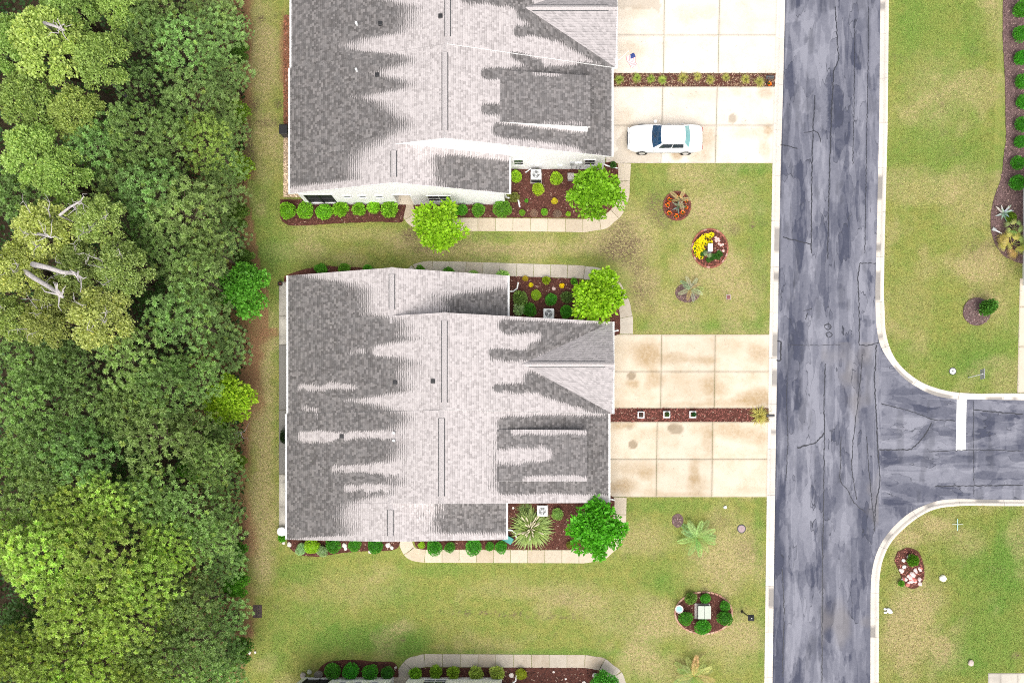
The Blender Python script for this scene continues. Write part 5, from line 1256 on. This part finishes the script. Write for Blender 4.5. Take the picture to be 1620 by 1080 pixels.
cover(1173,836,7,'round pinkish access cover ringed dark in the brownish lawn',(.36,.27,.28)); cover(1507,587,6,'white round cleanout cover in the lawn by the street corner',(.75,.74,.72))
MB().lathe([(.05,.047),(.04,.06)],seg=10).build('plug', MAT['dark_grey'], bpy.data.objects['access_cover.001'])
t = thing('valve_cover', 1152.5, 470, 'small square reddish valve cover in the lawn', 'cover'); MB().box(-.14,.14,-.16,.16,-.02,.025).build('frame', MAT['grey_stone'], t); o = MB().box(-.11,.11,-.13,.13,.0,.035).build('lid', MAT['brick'], t); o.color = (.22,.09,.09,1)
t = thing('street_sign', 1532, 597, 'street sign on a white post at the side street corner', 'sign')
MB().tube([(0,0,-.05),(0,0,2.25)], .03, 8).build('post', MAT['white_metal'], t); o = MB().box(-.02,.02,-.32,.32,1.75,2.39); o.v = [(p[0]*1+.05,p[1],p[2]) for p in o.v]; o.build('sign_plate', MAT['grey_metal'], t, bevel=.01)
t = thing('hose_reel', 804, 853, 'teal plastic hose box at the corner of the shingled wing', 'hose box', .3); t.rotation_euler = (0,0,-.5)
o = MB().box(-.3,.3,-.2,.2,0,.4).build('body', MAT['paint'], t, bevel=.04); o.color = (.03,.20,.19,1); o = MB().box(-.32,.32,-.22,.22,.402,.46).build('lid', MAT['paint'], t, bevel=.03); o.color = (.035,.25,.22,1)
t = thing('landscape_light', 1578, 365, 'white and grey landscape spotlight lying between agave and palm', 'light', .2); t.rotation_euler = (0,0,-.45)
MB().tube([(-.36,0,.16),(-.1,0,.16)], [.13,.10], 12).build('head', MAT['grey_metal'], t); MB().tube([(-.1,0,.15),(.36,0,.12)], [.05,.035], 8).build('arm', MAT['white_metal'], t); MB().tube([(.05,0,.13),(.05,0,-.03)], .025, 6).build('stake', MAT['black'], t)
t = thing('sprinkler_cross', 1514, 829, 'thin white and teal cross shaped sprinkler stand on the corner lawn', 'sprinkler')
o = MB().box(-.02,.02,-.42,.36,.08,.11).build('arm', MAT['paint'], t); o.color=(.45,.72,.70,1); o = MB().box(-.36,.36,-.014,.014,.112,.135).build('arm', MAT['paint'], t); o.color=(.55,.60,.55,1); MB().tube([(0,0,-.03),(0,0,.17)], .03, 8).build('riser', MAT['white_metal'], t)
t = thing('garden_ornament', 1405, 965, 'white broken garden ornament lying by the kerb', 'ornament')
b = bmesh.new()
stm = link('torso', STN[1], t); stm.scale = (.42,.30,.4); stm.location = (.05,-.02,.12); stm.color=(.8,.82,.86,1); stm.rotation_euler=(0,0,-.6)
for i,(a,b_,c_) in enumerate([(-.22,.10,.2),(-.2,-.13,.2),(.2,-.12,.18)]): q = link('limb', STN[i], t); q.scale = (c_,c_*.7,c_*.8); q.location = (a,b_,.06); q.color=(.78,.8,.84,1)
# flag on a pole leaning out from the front gable
fx, fy = g(997, 96, 2.6); t = empty('flag', (3.2+.2, 25.8, 0)); tag(t, 'small striped flag with blue canton on a pole over the pale driveway', 'flag')
ox, oy = fx-t.location.x, fy-t.location.y
MB().tube([(-.03,.9,2.0),(ox-.1,oy+.55,2.75)], .015, 8).build('pole', MAT['white_metal'], t)
def flagpt(u, v):
    a = Vector((ox-.28,oy+.18,2.72)); b = Vector((ox+.18,oy+.42,2.72)); 
    p = a.lerp(b, 1-v); d = Vector((.30,-.62,-.25)); return p + d*u + Vector((.05*math.sin(u*6+v*3), .03*math.sin(u*5), .05*math.sin(u*7+v*2)))
cl = None
for k in range(13):
    m = MB()
    for i in range(8): m.quad(flagpt(i/8,k/13),flagpt((i+1)/8,k/13),flagpt((i+1)/8,(k+1)/13),flagpt(i/8,(k+1)/13))
    o = m.build('stripe', MAT['petal'], t, fix=False); o.color = (.62,.16,.18,1) if k%2 == 0 else (.84,.84,.84,1)
m = MB()
for i in range(4): m.quad(*[flagpt(u,v)+Vector((0,0,.05)) for u,v in ((i/10,0),((i+1)/10,0),((i+1)/10,7/13),(i/10,7/13))])
o = m.build('canton', MAT['petal'], t, fix=False); o.color = (.03,.05,.18,1)

# ------------------------------------------------------------------ parked sedan, nose towards the house (-x)
def car():
    x, y = g(1052, 219.5, .6); root = empty('parked_car', (x, y, .045), -.004); tag(root, 'white four door sedan parked on the pale driveway', 'car')
    st = [(-2.46,.48,.32,.46,.52),(-2.40,.66,.26,.52,.60),(-2.22,.80,.22,.58,.70),(-1.8,.885,.20,.62,.78),(-1.2,.90,.20,.66,.86),(-.85,.905,.20,.69,.91),(-.2,.905,.20,.71,.93),(.7,.905,.20,.73,.95),(1.5,.90,.20,.75,.96),(1.95,.875,.22,.74,.93),(2.3,.83,.26,.70,.88),(2.42,.74,.32,.64,.80),(2.46,.62,.36,.56,.66)]
    V = []; F = []; K = None
    for (sx, w, zb, zs, zt) in st:
        half = [(0,zb),(w*.55,zb),(w*.9,zb+.02),(w,zb+.14),(w,zs-.06),(w*.985,zs+.04),(w*.93,zt-.045),(w*.78,zt-.005),(w*.4,zt+.018),(0,zt+.025)]
        full = half + [(-a,b) for a,b in half[-2:0:-1]]; K = len(full); V += [(sx,a,b) for a,b in full]
    n = len(st)
    for i in range(n-1):
        for k in range(K): F.append((i*K+k,(i+1)*K+k,(i+1)*K+(k+1)%K,i*K+(k+1)%K))
    F += [tuple(range(K)), tuple((n-1)*K+k for k in range(K))[::-1]]
    b = MB(); b.v = V; b.f = F; b.mi = [0]*len(F); body = b.build('body', MAT['car_paint'], root, smooth=True)
    s = body.modifiers.new('sub','SUBSURF'); s.levels = 1; s.render_levels = 2
    # greenhouse shell
    def P(u, v, ww, x0a, x1a, z0, z1, inset=0): pass
    base = lambda t: Vector((-.93+.10*(t*t), t*.80, .92)); top = lambda t: Vector((-.30+.06*t*t, t*.60, 1.36))
    rb = lambda t: Vector((1.62-.12*t*t, t*.78, .955)); rt = lambda t: Vector((1.22-.05*t*t, t*.59, 1.355))
    N = 8; ts = [-1+2*i/N for i in range(N+1)]
    sh = MB(); rows = []
    for t_ in ts:
        r = [base(t_), top(t_)]
        for q in (.15,.38,.62,.85): p = top(t_).lerp(rt(t_), q); p.z += .045*math.sin(math.pi*q)+.05*(1-t_*t_)*math.sin(math.pi*q)**.5; r.append(p)
        r += [rt(t_), rb(t_)]; rows.append(r)
    k0 = len(rows[0]); sh.v = [tuple(p) for r in rows for p in r]
    for i in range(N):
        for j in range(k0-1): sh.f.append((i*k0+j,i*k0+j+1,(i+1)*k0+j+1,(i+1)*k0+j)); sh.mi.append(0)
    sh.f += [tuple(range(k0)), tuple(N*k0+j for j in range(k0))[::-1]]; sh.mi += [0,0]
    cab = sh.build('cabin', MAT['car_paint'], root, smooth=True)
    bv = cab.modifiers.new('b','BEVEL'); bv.width = .03; bv.segments = 2; bv.angle_limit = math.radians(40)
    def glass(fa, fb, name, mat, nrm, lo=.06, hi=.94, tw=.94):
        m = MB(); up = Vector(nrm)*.014
        for i in range(N):
            a, c_ = ts[i]*tw, ts[i+1]*tw; m.quad(fa(a).lerp(fb(a),lo)+up, fa(c_).lerp(fb(c_),lo)+up, fa(c_).lerp(fb(c_),hi)+up, fa(a).lerp(fb(a),hi)+up)
        return m.build(name, mat, root, smooth=True, fix=False)
    w = glass(base, top, 'windshield', MAT['blue_glass'], (-.57,0,.82)); glass(rb, rt, 'rear_window', MAT['teal_glass'], (.7,0,.7), .06, .9, .92)
    for q in (-.35,.3): MB().tube([(-.90,q,.965),(-.66,q+.42 if q < 0 else q-.42,1.13)], .010, 5).build('wiper', MAT['black'], w)
    for sg in (1,-1):
        off = Vector((0,sg*.014,.008)); bl = lambda q: Vector((-.80+2.25*q, sg*(.80-.02*q), .95)).lerp(Vector((-.22+1.38*q, sg*.60, 1.36)), 0)
        lowp = lambda q: base(sg).lerp(rb(sg), q); hip = lambda q: top(sg).lerp(rt(sg), q)
        for (q0,q1,r0,r1) in ((.12,.50,.05,.50),(.52,.86,.52,.97)):
            m = MB(); a, b2, c_, d = lowp(q0), lowp(q1), hip(r1), hip(r0); m.quad(a.lerp(d,.16)+off, b2.lerp(c_,.16)+off, b2.lerp(c_,.88)+off, a.lerp(d,.88)+off); m.build('side_window', MAT['glass'], root, fix=False)
        m = MB(); m.box(-.78,-.58,sg*.90,sg*1.06,.93,1.05); m.build('mirror', MAT['car_paint'], root, bevel=.03)
        MB().box(-1.7,1.9,sg*.907,sg*.918,.50,.55).build('side_moulding', MAT['grey_metal'], root)
        for hx in (.15,1.05): MB().box(hx,hx+.16,sg*.895,sg*.925,.72,.75).build('door_handle', MAT['chrome'], root)
        for sx, nm, mt in ((-2.425,'headlight','lens_clear'),(2.405,'taillight','lens_red')):
            MB().box(sx-.04,sx+.05,sg*.42,sg*.72,.52 if sx<0 else .6,.62 if sx<0 else .74).build(nm, MAT[mt], root, bevel=.02)
        for wx in (-1.5,1.38):
            wh = MB().tube([(wx,sg*.70,.31),(wx,sg*.915,.31)], .315, 24).build('wheel', MAT['tyre'], root, bevel=.02)
            MB().tube([(wx,sg*.917,.31),(wx,sg*.928,.31)], [.20,.18], 18).build('rim', MAT['chrome'], wh)
            m = MB(); m.tube([(wx,sg*.908,.33),(wx,sg*.912,.33)], .37, 24).build('wheel_arch', MAT['black'], root)
    MB().box(-2.50,-2.44,-.45,.45,.42,.55).build('grille', MAT['dark_grey'], root, bevel=.01)
    MB().box(-2.34,-2.32,-.38,.38,.668,.676).build('bonnet_seam', MAT['grey_metal'], root); MB().box(2.455,2.47,-.26,.26,.45,.57).build('plate', MAT['white_metal'], root)
    return root
car()

# ------------------------------------------------------------------ trees
def limb_pts(a, b, r, n=4, sag=.15):
    a, b = Vector(a), Vector(b); out = []
    for i in range(n+1):
        t = i/n; p = a.lerp(b, t)+Vector((r.uniform(-1,1),r.uniform(-1,1),r.uniform(-.4,.4)))*sag*(1 if 0 < i < n else 0); out.append(p)
    return out
def pine_meshes(seed, h=12.0, R=2.1, clumps=16, tufts=14, blades=46, tr=.22, depth=2.2):
    """crown of needle tufts grouped on branch ends + trunk with branches"""
    r = np.random.default_rng(seed); pr_ = random.Random(seed); CC = []
    for i in range(clumps):
        a = 2.399963*i+pr_.random()*.6; q = math.sqrt((i+.4)/clumps); rho = R*.86*q; z = h-.6-depth*.5*q*q-pr_.random()*.9
        CC.append((rho*math.cos(a), rho*math.sin(a), z, .55+.28*pr_.random()))
    for i in range(clumps//2):
        a = pr_.random()*6.28; rho = R*(.55+.45*pr_.random()); CC.append((rho*math.cos(a), rho*math.sin(a), h-1.8-depth*.6-pr_.random()*1.6, .5+.3*pr_.random()))
    parts = []
    for (x,y,z,cr) in CC:
        k = int(tufts*(cr/.65)**2); ii = np.arange(k)+.5; zz = 1-1.15*ii/k; aa = ii*2.399963+r.random()*6.28; d = np.stack([np.sqrt(np.clip(1-zz*zz,0,1))*np.cos(aa),np.sqrt(np.clip(1-zz*zz,0,1))*np.sin(aa),zz],1)+r.normal(size=(k,3))*.09; d /= np.linalg.norm(d,axis=1,keepdims=True)
        c = np.array([x,y,z])+d*np.array([cr,cr,cr*.7])*(.85+.25*r.random((k,1)))
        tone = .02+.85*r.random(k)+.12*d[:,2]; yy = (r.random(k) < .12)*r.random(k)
        cc = np.repeat(c, blades, 0); dd = rand_dirs(r, k*blades)+np.repeat(d,blades,0)*.45+np.array([0,0,.25]); dd /= np.linalg.norm(dd,axis=1,keepdims=True)
        L = tr*(.75+.5*r.random(k*blades)); w = perp(dd, r)*(.020+.012*r.random((k*blades,1)))
        col = np.zeros((k*blades,4)); col[:,0] = np.clip(np.repeat(tone,blades)+(r.random(k*blades)-.5)*.3,0,1); col[:,2] = np.repeat(yy,blades); col[:,3] = 1
        parts.append(quads_from(cc, dd, w, L, col))
    V, F, Cc = join(parts); crown = np_mesh('crown', V, F, MAT['needle'], Cc)
    t = MB(); t.tube(limb_pts((0,0,-.1),(0.1,0.05,h-.9), pr_, 7, .08), [.17-.018*i for i in range(8)], 7)
    for (x,y,z,cr) in CC[::1]:
        z0 = max(h*.45, z-1.0-math.hypot(x,y)*.25); t.tube(limb_pts((.05,.02,z0),(x,y,z), pr_, 3, .08), [.055,.04,.03,.012], 5, cap=False)
    return crown, t.mesh('trunk', MAT['bark'])
def broad_meshes(seed, h=10.0, R=2.4, clumps=18, leaves=420, leaf=.13, cl=.8, bare=0, flat=.75, wmul=.38, irr=0.0):
    r = np.random.default_rng(seed); pr_ = random.Random(seed); CC = []
    for i in range(clumps):
        a = 2.399963*i+pr_.random()*.7; q = math.sqrt((i+.3)/clumps); rho = R*.80*q*(1+irr*pr_.uniform(-.6,.5)); CC.append((rho*math.cos(a)+irr*R*.12*math.sin(i*1.7), rho*math.sin(a), h-cl*.8-R*.55*q*q-pr_.random()*.5*R*.4, cl*(.75-.3*irr+(.5+.3*irr)*pr_.random())))
    parts = []
    for (x,y,z,cr) in CC:
        n = leaves; d = rand_dirs(r, n); d[:,2] = np.where(d[:,2] < -.2, -d[:,2], d[:,2]); bump_ = 1+.22*np.sin(d[:,0]*7+x*3)*np.sin(d[:,1]*7+y*5)
        c = np.array([x,y,z])+d*np.array([cr,cr,cr*flat])*((.72+.33*r.random(n))*bump_)[:,None]
        dd = d*.5+rand_dirs(r,n)*.8+np.array([0,0,.15]); dd /= np.linalg.norm(dd,axis=1,keepdims=True); L = leaf*(.65+.7*r.random(n)); w = perp(dd, r)*(L*wmul)[:,None]
        col = np.zeros((n,4)); cb = (pr_.random()-.5)*.25; col[:,0] = np.clip(.45+cb+(r.random(n)-.5)*.6,0,1); col[:,2] = (r.random(n) < .14)*r.random(n); col[:,3] = 1
        parts.append(quads_from(c, dd, w, L, col))
    V, F, Cc = join(parts); crown = np_mesh('crown', V, F, MAT['leaf'], Cc)
    t = MB(); tr0 = .05+.012*h; fork = h*.45; t.tube(limb_pts((0,0,-.1),(.05,0,fork), pr_, 3, .05), [tr0*1.2,tr0,tr0*.9,tr0*.8], 8)
    for (x,y,z,cr) in CC[::2]: t.tube(limb_pts((.05,0,fork-.05),(x,y,z), pr_, 4, .12*R/2.4), [tr0*.6,tr0*.45,tr0*.3,tr0*.2,tr0*.08], 5, cap=False)
    tm = t.mesh('trunk', MAT['bark']); bm_ = None
    if bare:
        d_ = MB()
        for i in range(bare):
            a = pr_.random()*6.28; q = R*(.3+.55*pr_.random()); p0 = Vector((.3*math.cos(a),.3*math.sin(a),h-1.6)); p1 = Vector((q*math.cos(a),q*math.sin(a),h+.05+.25*pr_.random())); pts = limb_pts(p0,p1,pr_,4,.12); d_.tube(pts, [.07,.055,.045,.03,.015], 6)
            for k in (2,3,4):
                for _ in range(2): e = pts[k]+Vector((pr_.uniform(-.5,.5),pr_.uniform(-.5,.5),pr_.uniform(.0,.3))); d_.tube(limb_pts(pts[k],e,pr_,2,.05), [.022,.015,.006], 4)
        bm_ = d_.mesh('dead_branch', MAT['deadwood'])
    return crown, tm, bm_
PINE = [pine_meshes(10+i, 12, 2.1, 13+2*(i%3), 9+i%3) for i in range(6)]
YPINE = [pine_meshes(30+i, 12, 2.1, 20, 12, 40, .195, 1.6) for i in range(3)]
OAK = [broad_meshes(50+i, 12, 2.5, 34, 260, .15, .48, 4) for i in range(3)]
HARD = [broad_meshes(60+i, 12, 2.4, 34, 260, .15, .46, 0) for i in range(3)]
BUSH = [broad_meshes(70+i, 4.0, 1.7, 24, 210, .19, .45, 0, .8) for i in range(3)]
CP = (.30,.44,.155); CY = (.42,.57,.15); CO = (.46,.55,.19); CH = (.40,.53,.15); CB = (.14,.36,.030); CBY = (.40,.60,.040); CD = (.10,.20,.055)
LAB = {'P': ('pine_tree','pine tree','dark green pine %s, %s','dark pines of the wood'),
       'Y': ('pine_tree','pine tree','yellow green pine %s, %s','yellow green pines of the wood'),
       'O': ('oak_tree','oak tree','olive yellow tree %s, %s','olive trees with bare branches'),
       'H': ('hardwood_tree','tree','light green broadleaf tree %s, %s','light green trees of the wood'),
       'D': ('understory_tree','tree','deep green low tree %s, %s','low dark trees of the wood')}
ti = [0]
def tree(px, py, r_px, kind, h):
    i = ti[0]; ti[0] += 1; r = random.Random(i*13+5); h = min(h, max(2.6, .8*r_px/(880-px)*66/.93)) if px+r_px > 368 else h; hc = h*.93; x, y = g(px, py, hc); R = r_px*G*(H-hc)/H*1.02
    nm, cat, lab, grp = LAB[kind]; src = {'P': PINE, 'Y': YPINE, 'O': OAK, 'H': HARD, 'D': PINE}[kind]; m = src[i%len(src)]; R0 = {'P': 2.1,'Y': 2.1,'O': 2.5,'H': 2.4,'D': 2.1}[kind]
    root = empty(nm, (x, y, -.05), r.random()*6.283)
    zone = next(z for lim, z in ((130,'behind the sedan duplex'),(260,'behind the dark soil patches'),(400,'facing the gap between the duplexes'),(560,'facing the mottled patio'),(700,'facing the grey patio'),(850,'facing the white tub'),(960,'above the storm drain'),(2000,'below the storm drain')) if py < lim)
    dist = 'on the rim of the wood' if px+r_px > 368 else ('just inside the wood' if px > 255 else ('midway into the wood' if px > 140 else 'deep in the wood'))
    lab = lab % (dist, zone) if '%s' in lab else lab
    col = {'P': CP,'Y': CY,'O': CO,'H': CH,'D': CD}[kind]; k = .80+.34*r.random(); hue = .9+.18*r.random()
    lab = ('broad ' if r_px >= 52 else ('slim ' if r_px < 41 else ''))+lab; lab = lab.replace('dark green pine', 'pale leaved pine') if (kind == 'P' and k > 1.04) else lab
    tag(root, lab, cat, grp)
    ch = [link('crown', m[0], root), link('trunk', m[1], root)]
    if len(m) > 2 and m[2]: ch.append(link('dead_branch', m[2], root))
    for c in ch: c.scale = (R/R0, R/R0, h/12.0)
    hue = max(hue, .99) if kind == 'Y' else hue
    ch[0].color = (col[0]*k*hue, col[1]*k, col[2]*k, 1)
    return root
T = [(60,60,70,'H',12.5),(150,85,52,'H',12),(30,150,52,'H',12),(110,170,48,'H',11.5),(0,60,50,'H',12),
 (215,35,42,'P',10.5),(270,60,46,'P',10),(330,50,46,'P',8.5),(352,112,38,'P',6.5),(200,125,38,'P',10),(290,145,46,'P',9.5),(345,175,38,'P',7),
 (40,235,56,'H',12),(135,225,48,'P',11.5),(200,195,44,'P',12),(258,210,42,'P',10.5),(315,215,42,'Y',9),(350,250,34,'P',6.5),(90,270,50,'H',12),(170,275,46,'P',10.5),(0,300,50,'P',11),
 (225,290,50,'P',11.5),(280,325,56,'P',11),(335,310,42,'P',8),(350,370,34,'P',6.5),(320,385,40,'P',8.5),(60,360,56,'O',13),(145,345,48,'O',13),(15,420,48,'O',13),(115,415,46,'O',12.5),(185,420,48,'O',13),
 (150,500,58,'O',13),(60,510,42,'O',12.5),(0,500,40,'O',12.5),(250,390,44,'P',10),(300,430,44,'P',10),(240,460,36,'D',8),(275,495,52,'P',11.5),(330,510,44,'P',9.5),(368,548,34,'P',6.5),
 (30,570,48,'P',11),(90,575,48,'P',11),(195,570,56,'P',12),(245,610,46,'P',12),(295,590,42,'P',9.5),(130,640,50,'P',11.5),(30,640,50,'P',12),(190,650,46,'P',11),
 (235,690,58,'P',11.5),(40,700,52,'P',12),(110,720,56,'P',12.5),(180,745,40,'D',7.5),(290,680,40,'P',9),(320,730,36,'P',8),(350,760,32,'P',6),(60,760,50,'P',12),
 (160,800,54,'Y',12),(95,810,52,'Y',12),(25,800,48,'P',11.5),(225,790,46,'P',11),(285,810,50,'P',10.5),(340,820,38,'P',7.5),(0,730,40,'P',11),
 (55,885,64,'Y',13),(150,880,66,'Y',13),(225,925,52,'Y',12),(255,865,42,'Y',11),(315,860,42,'P',9.5),(350,890,32,'P',6.5),(335,930,34,'P',7.5),(0,870,45,'Y',12),
 (100,965,54,'Y',12.5),(180,985,56,'Y',12.5),(35,985,46,'D',8),(290,960,46,'P',10),(345,985,40,'P',8),(300,1020,46,'P',9.5),(350,1035,36,'P',7),(60,1050,54,'Y',12),(145,1058,48,'Y',12),(220,1045,44,'P',11),(0,1040,44,'Y',12),(270,1080,42,'P',9),
 (330,1075,38,'P',7.5),(200,1090,44,'Y',11.5),(90,1095,46,'Y',12),(330,0,40,'P',8),(250,0,42,'P',10),(180,0,44,'H',11),(100,0,50,'H',12),(365,40,26,'P',5.5),(350,200,30,'P',6),(340,440,36,'P',7.5),(220,360,40,'P',9),(80,470,40,'O',12),(340,690,26,'P',6)]
for a in T: tree(*a)
def bush(px, py, r_px, col, h, label, name='bush', group=None, i=0):
    hc = h*.8; x, y = g(px, py, hc); R = r_px*G*(H-hc)/H; m = BUSH[i%3]
    root = empty(name, (x, y, -.04), i*1.1); tag(root, label, 'bush', group); a = link('crown', m[0], root); b = link('trunk', m[1], root)
    for c in (a, b): c.scale = (R/1.7, R/1.7, h/4.0)
    a.color = (*[q*1.15 for q in col],1); return root
bush(383,455,44,(.12,.34,.035),4.2,'large glossy bright green bush bulging from the wood beside the patio pot',i=0)
bush(358,632,42,CBY,4.0,'large yellow green bush bulging from the wood beside the grey patio',i=1)
bush(330,690,30,(.13,.27,.02),3.4,'vivid green feathery bush below the yellow green bush at the wood edge',i=2)
bush(298,740,20,(.16,.40,.03),6.0,'small vivid lime crown among the dark pines',i=0)
bush(372,262,26,(.24,.38,.03),3.0,'yellow green bush at the wood edge near the dark soil patch',i=1)
bush(372,925,22,(.13,.36,.03),2.6,'bright green bush at the wood edge by the storm drain',i=2)
bush(372,875,20,(.10,.27,.03),2.6,'mid green bush above the bright bush by the storm drain',i=0)
bush(368,175,24,(.19,.32,.03),2.8,'lime green bush at the wood edge beside the bare straw strip',i=1)
bush(372,340,22,(.14,.24,.04),2.6,'dull green bush at the wood edge beside the greenest lawn',i=2)
bush(376,80,18,(.10,.20,.03),2.2,'dark low bush at the wood edge beside the tan lawn',i=0)
bush(372,730,16,(.18,.32,.03),2.2,'small lime bush next to the bleached dead twigs',i=1)
bush(378,1030,22,(.13,.27,.05),2.6,'leafy bush reaching out to two white stones',i=2)
bush(385,410,18,(.12,.22,.04),2.2,'small dull bush tucked above the glossy bright bush',i=0)
# undergrowth that fills the gaps, as one mass
r = np.random.default_rng(99); n = 60000
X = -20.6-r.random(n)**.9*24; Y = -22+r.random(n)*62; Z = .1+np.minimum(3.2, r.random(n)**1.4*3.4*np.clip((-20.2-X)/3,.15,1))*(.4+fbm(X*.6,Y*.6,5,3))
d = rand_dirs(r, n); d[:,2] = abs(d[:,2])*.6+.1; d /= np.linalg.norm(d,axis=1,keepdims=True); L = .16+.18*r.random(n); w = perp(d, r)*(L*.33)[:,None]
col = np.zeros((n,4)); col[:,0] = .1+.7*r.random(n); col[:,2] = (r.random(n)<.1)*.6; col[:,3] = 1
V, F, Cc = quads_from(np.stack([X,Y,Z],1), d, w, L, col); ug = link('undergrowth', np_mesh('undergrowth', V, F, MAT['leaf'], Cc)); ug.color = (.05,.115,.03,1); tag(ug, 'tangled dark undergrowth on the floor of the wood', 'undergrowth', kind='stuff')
# fallen pale limbs and bleached twigs
def snag(pts, rad, label, h):
    P = [Vector((*g(px,py,hh),hh)) for px,py,hh in pts]; root = empty('dead_tree', (P[0].x,P[0].y,-.05)); tag(root, label, 'dead tree'); o = root.location
    L = [p-o for p in P]; base = [Vector((0,0,0)), Vector((L[0].x*.5, L[0].y*.5, L[0].z*.6))]
    MB().tube(base+L, [rad*1.3,rad*1.2]+[rad*(1-.6*i/len(L)) for i in range(len(L))], 8).build('trunk', MAT['deadwood'], root, smooth=True)
    rr = random.Random(len(pts)+int(pts[0][0]))
    for i in range(7):
        p = L[-1].lerp(L[-2], rr.random()*.8); e = p+Vector((rr.uniform(-1,1),rr.uniform(-1,1),rr.uniform(.0,.5)))*.9; q = limb_pts(p,e,rr,3,.15); MB().tube(q, [rad*.4,rad*.3,rad*.2,rad*.08], 5).build('branch', MAT['deadwood'], root)
snag([(30,423,11.5),(55,440,12.2),(80,455,12.8),(92,465,13.2),(100,470,13.3)], .16, 'bleached leaning trunk, lower of two across a gap in the olive trees', 0)
snag([(52,418,12.4),(75,423,12.9),(100,431,13.3),(118,432,13.4),(126,438,13.4)], .15, 'bleached leaning trunk, upper of two across a gap in the olive trees', 0)
snag([(60,370,12.8),(72,372,13.3),(82,376,13.4)], .07, 'tangle of bleached twigs on the olive tree crown', 0)
snag([(95,340,13.0),(110,328,13.3),(128,318,13.4)], .08, 'bare grey branch reaching over a dark gap in the wood', 0)
snag([(372,690,.8),(378,686,1.0),(382,684,1.1)], .05, 'bleached dead twigs at the wood edge beside the lime bush', 0)
snag([(70,36,12.6),(88,42,12.9),(102,48,13.0)], .09, 'pale bare limb lying across the light green crown', 0)

# yard trees with bright leaves
YT = [broad_meshes(80+i, 4.2, 1.6, 30, 150, .25, .44, 0, .8, .30, .5) for i in range(4)]
def yard_tree(px, py, r_px, h, col, label, i):
    hc = h*.8; x, y = g(px, py, hc); R = r_px*G*(H-hc)/H; root = empty('yard_tree', (x, y, .02), i*1.3); tag(root, label, 'tree'); a = link('crown', YT[i][0], root); b = link('trunk', YT[i][1], root)
    for c in (a, b): c.scale = (R/1.6, R/1.6, h/4.2)
    a.color = (*col,1)
yard_tree(692,361,39,4.0,(.31,.54,.025),'lime green tree over the path at the white duplex entry',0)
yard_tree(944,302,42,4.2,(.24,.48,.025),'bright green tree at the path bend beside the sedan',1)
yard_tree(948,468,42,4.2,(.30,.53,.022),'bright lime tree at the path bend in the north bed of the middle duplex',2)
yard_tree(944,834,45,4.2,(.10,.40,.018),'deep green tree at the path bend beside the pampas grass',3)
bush(956,1082,22,(.06,.26,.02),1.6,'green leafy bush in dark mulch at the lower path bend',i=1)

# short grass blades give the lawns their nap
def blades(poly, n, seed, excl):
    r = np.random.default_rng(seed); W = np.array(gp(poly)); lo, hi = W.min(0), W.max(0); p = r.random((n,2))*(hi-lo)+lo; ok = inpoly(p[:,0],p[:,1],[tuple(q) for q in W])
    for e in excl: ok &= ~inpoly(p[:,0],p[:,1],gp(e))
    p = p[ok]; m = len(p); px, py = NX+p[:,0]/G, NY-p[:,1]/G; lc = lawn_cols(px, py)
    keep = r.random(m) > np.clip(lc[:,1]+lc[:,3], 0, .95); p = p[keep]; lc = lc[keep]; m = len(p)
    d = rand_dirs(r, m); d[:,2] = .3+abs(d[:,2])*.5; d /= np.linalg.norm(d,axis=1,keepdims=True); L = .05+.06*r.random(m); w = perp(d, r)*(.012+.008*r.random((m,1)))
    col = np.zeros((m,4)); col[:,0] = .15+.8*r.random(m); col[:,1] = lc[:,0]; col[:,2] = lc[:,2]; col[:,3] = 1
    return quads_from(np.concatenate([p, np.zeros((m,1))],1), d, w, L, col)
def m_blade():
    t = NT('grass_blade'); r_, dry, lush, _ = t.attr(); c = t.mix(lush, (.265,.275,.07), (.14,.24,.04)); c = t.mix(dry, c, (.43,.36,.18))
    c = t.n('ShaderNodeVectorMath', {0: c, 3: t.ramp(r_,0,1,.45,1.65)}, operation='SCALE').outputs[0]; return t.fin(c, .7, .15)
MAT['blade'] = m_blade()
EX = [[(441,445),(806,428),(975,428),(975,880),(441,880)],[(445,-200),(975,-200),(975,345),(640,320),(445,320)],[(950,529),(1220,529),(1220,786),(950,786)],[(950,-200),(1230,-200),(1226,259),(950,259)],
      [(500,1055),(985,1055),(985,1250),(500,1250)],ring(1123,393,29,31),ring(1113,969,46,34),ring(1071,326,22,23),[(640,343),(990,343),(985,368),(660,368)],[(640,413),(1001,413),(1001,529),(640,529)],[(632,868),(990,786),(990,891),(640,891)],[(625,1034),(998,1034),(998,1100),(625,1100)],
      [(1586,-200),(1570,330),(1570,380),(1610,420),(1800,420),(1800,-200)],ring(1545,493,22,22),[(1612,430),(1800,430),(1800,620),(1612,620)],[(1562,1063),(1800,1063),(1800,1300),(1562,1300)]]
wl = [(385,-10)]+[p for p in sm(KL_lawn) if -10 <= p[1] <= 1090]+[(385,1090)]
nl = [p for p in sm(KR_lawn) if p[1] >= -10 and p[0] < 1640]+[(1640,-10)]; sl_ = [p for p in sm(KS_lawn) if p[1] <= 1090 and p[0] < 1640]+[(1640,1090)]
for i,(pl,n) in enumerate(((wl,260000),(nl,70000),(sl_,40000))):
    V, F, Cc = blades(pl, n, 40+i, EX); o = link('grass', np_mesh('grass', V, F, MAT['blade'], Cc)); tag(o, ['short grass of the lawns round the duplexes','short grass of the striped lawn across the road','short grass of the corner lawn with the pinkish bed'][i], 'grass', kind='stuff')
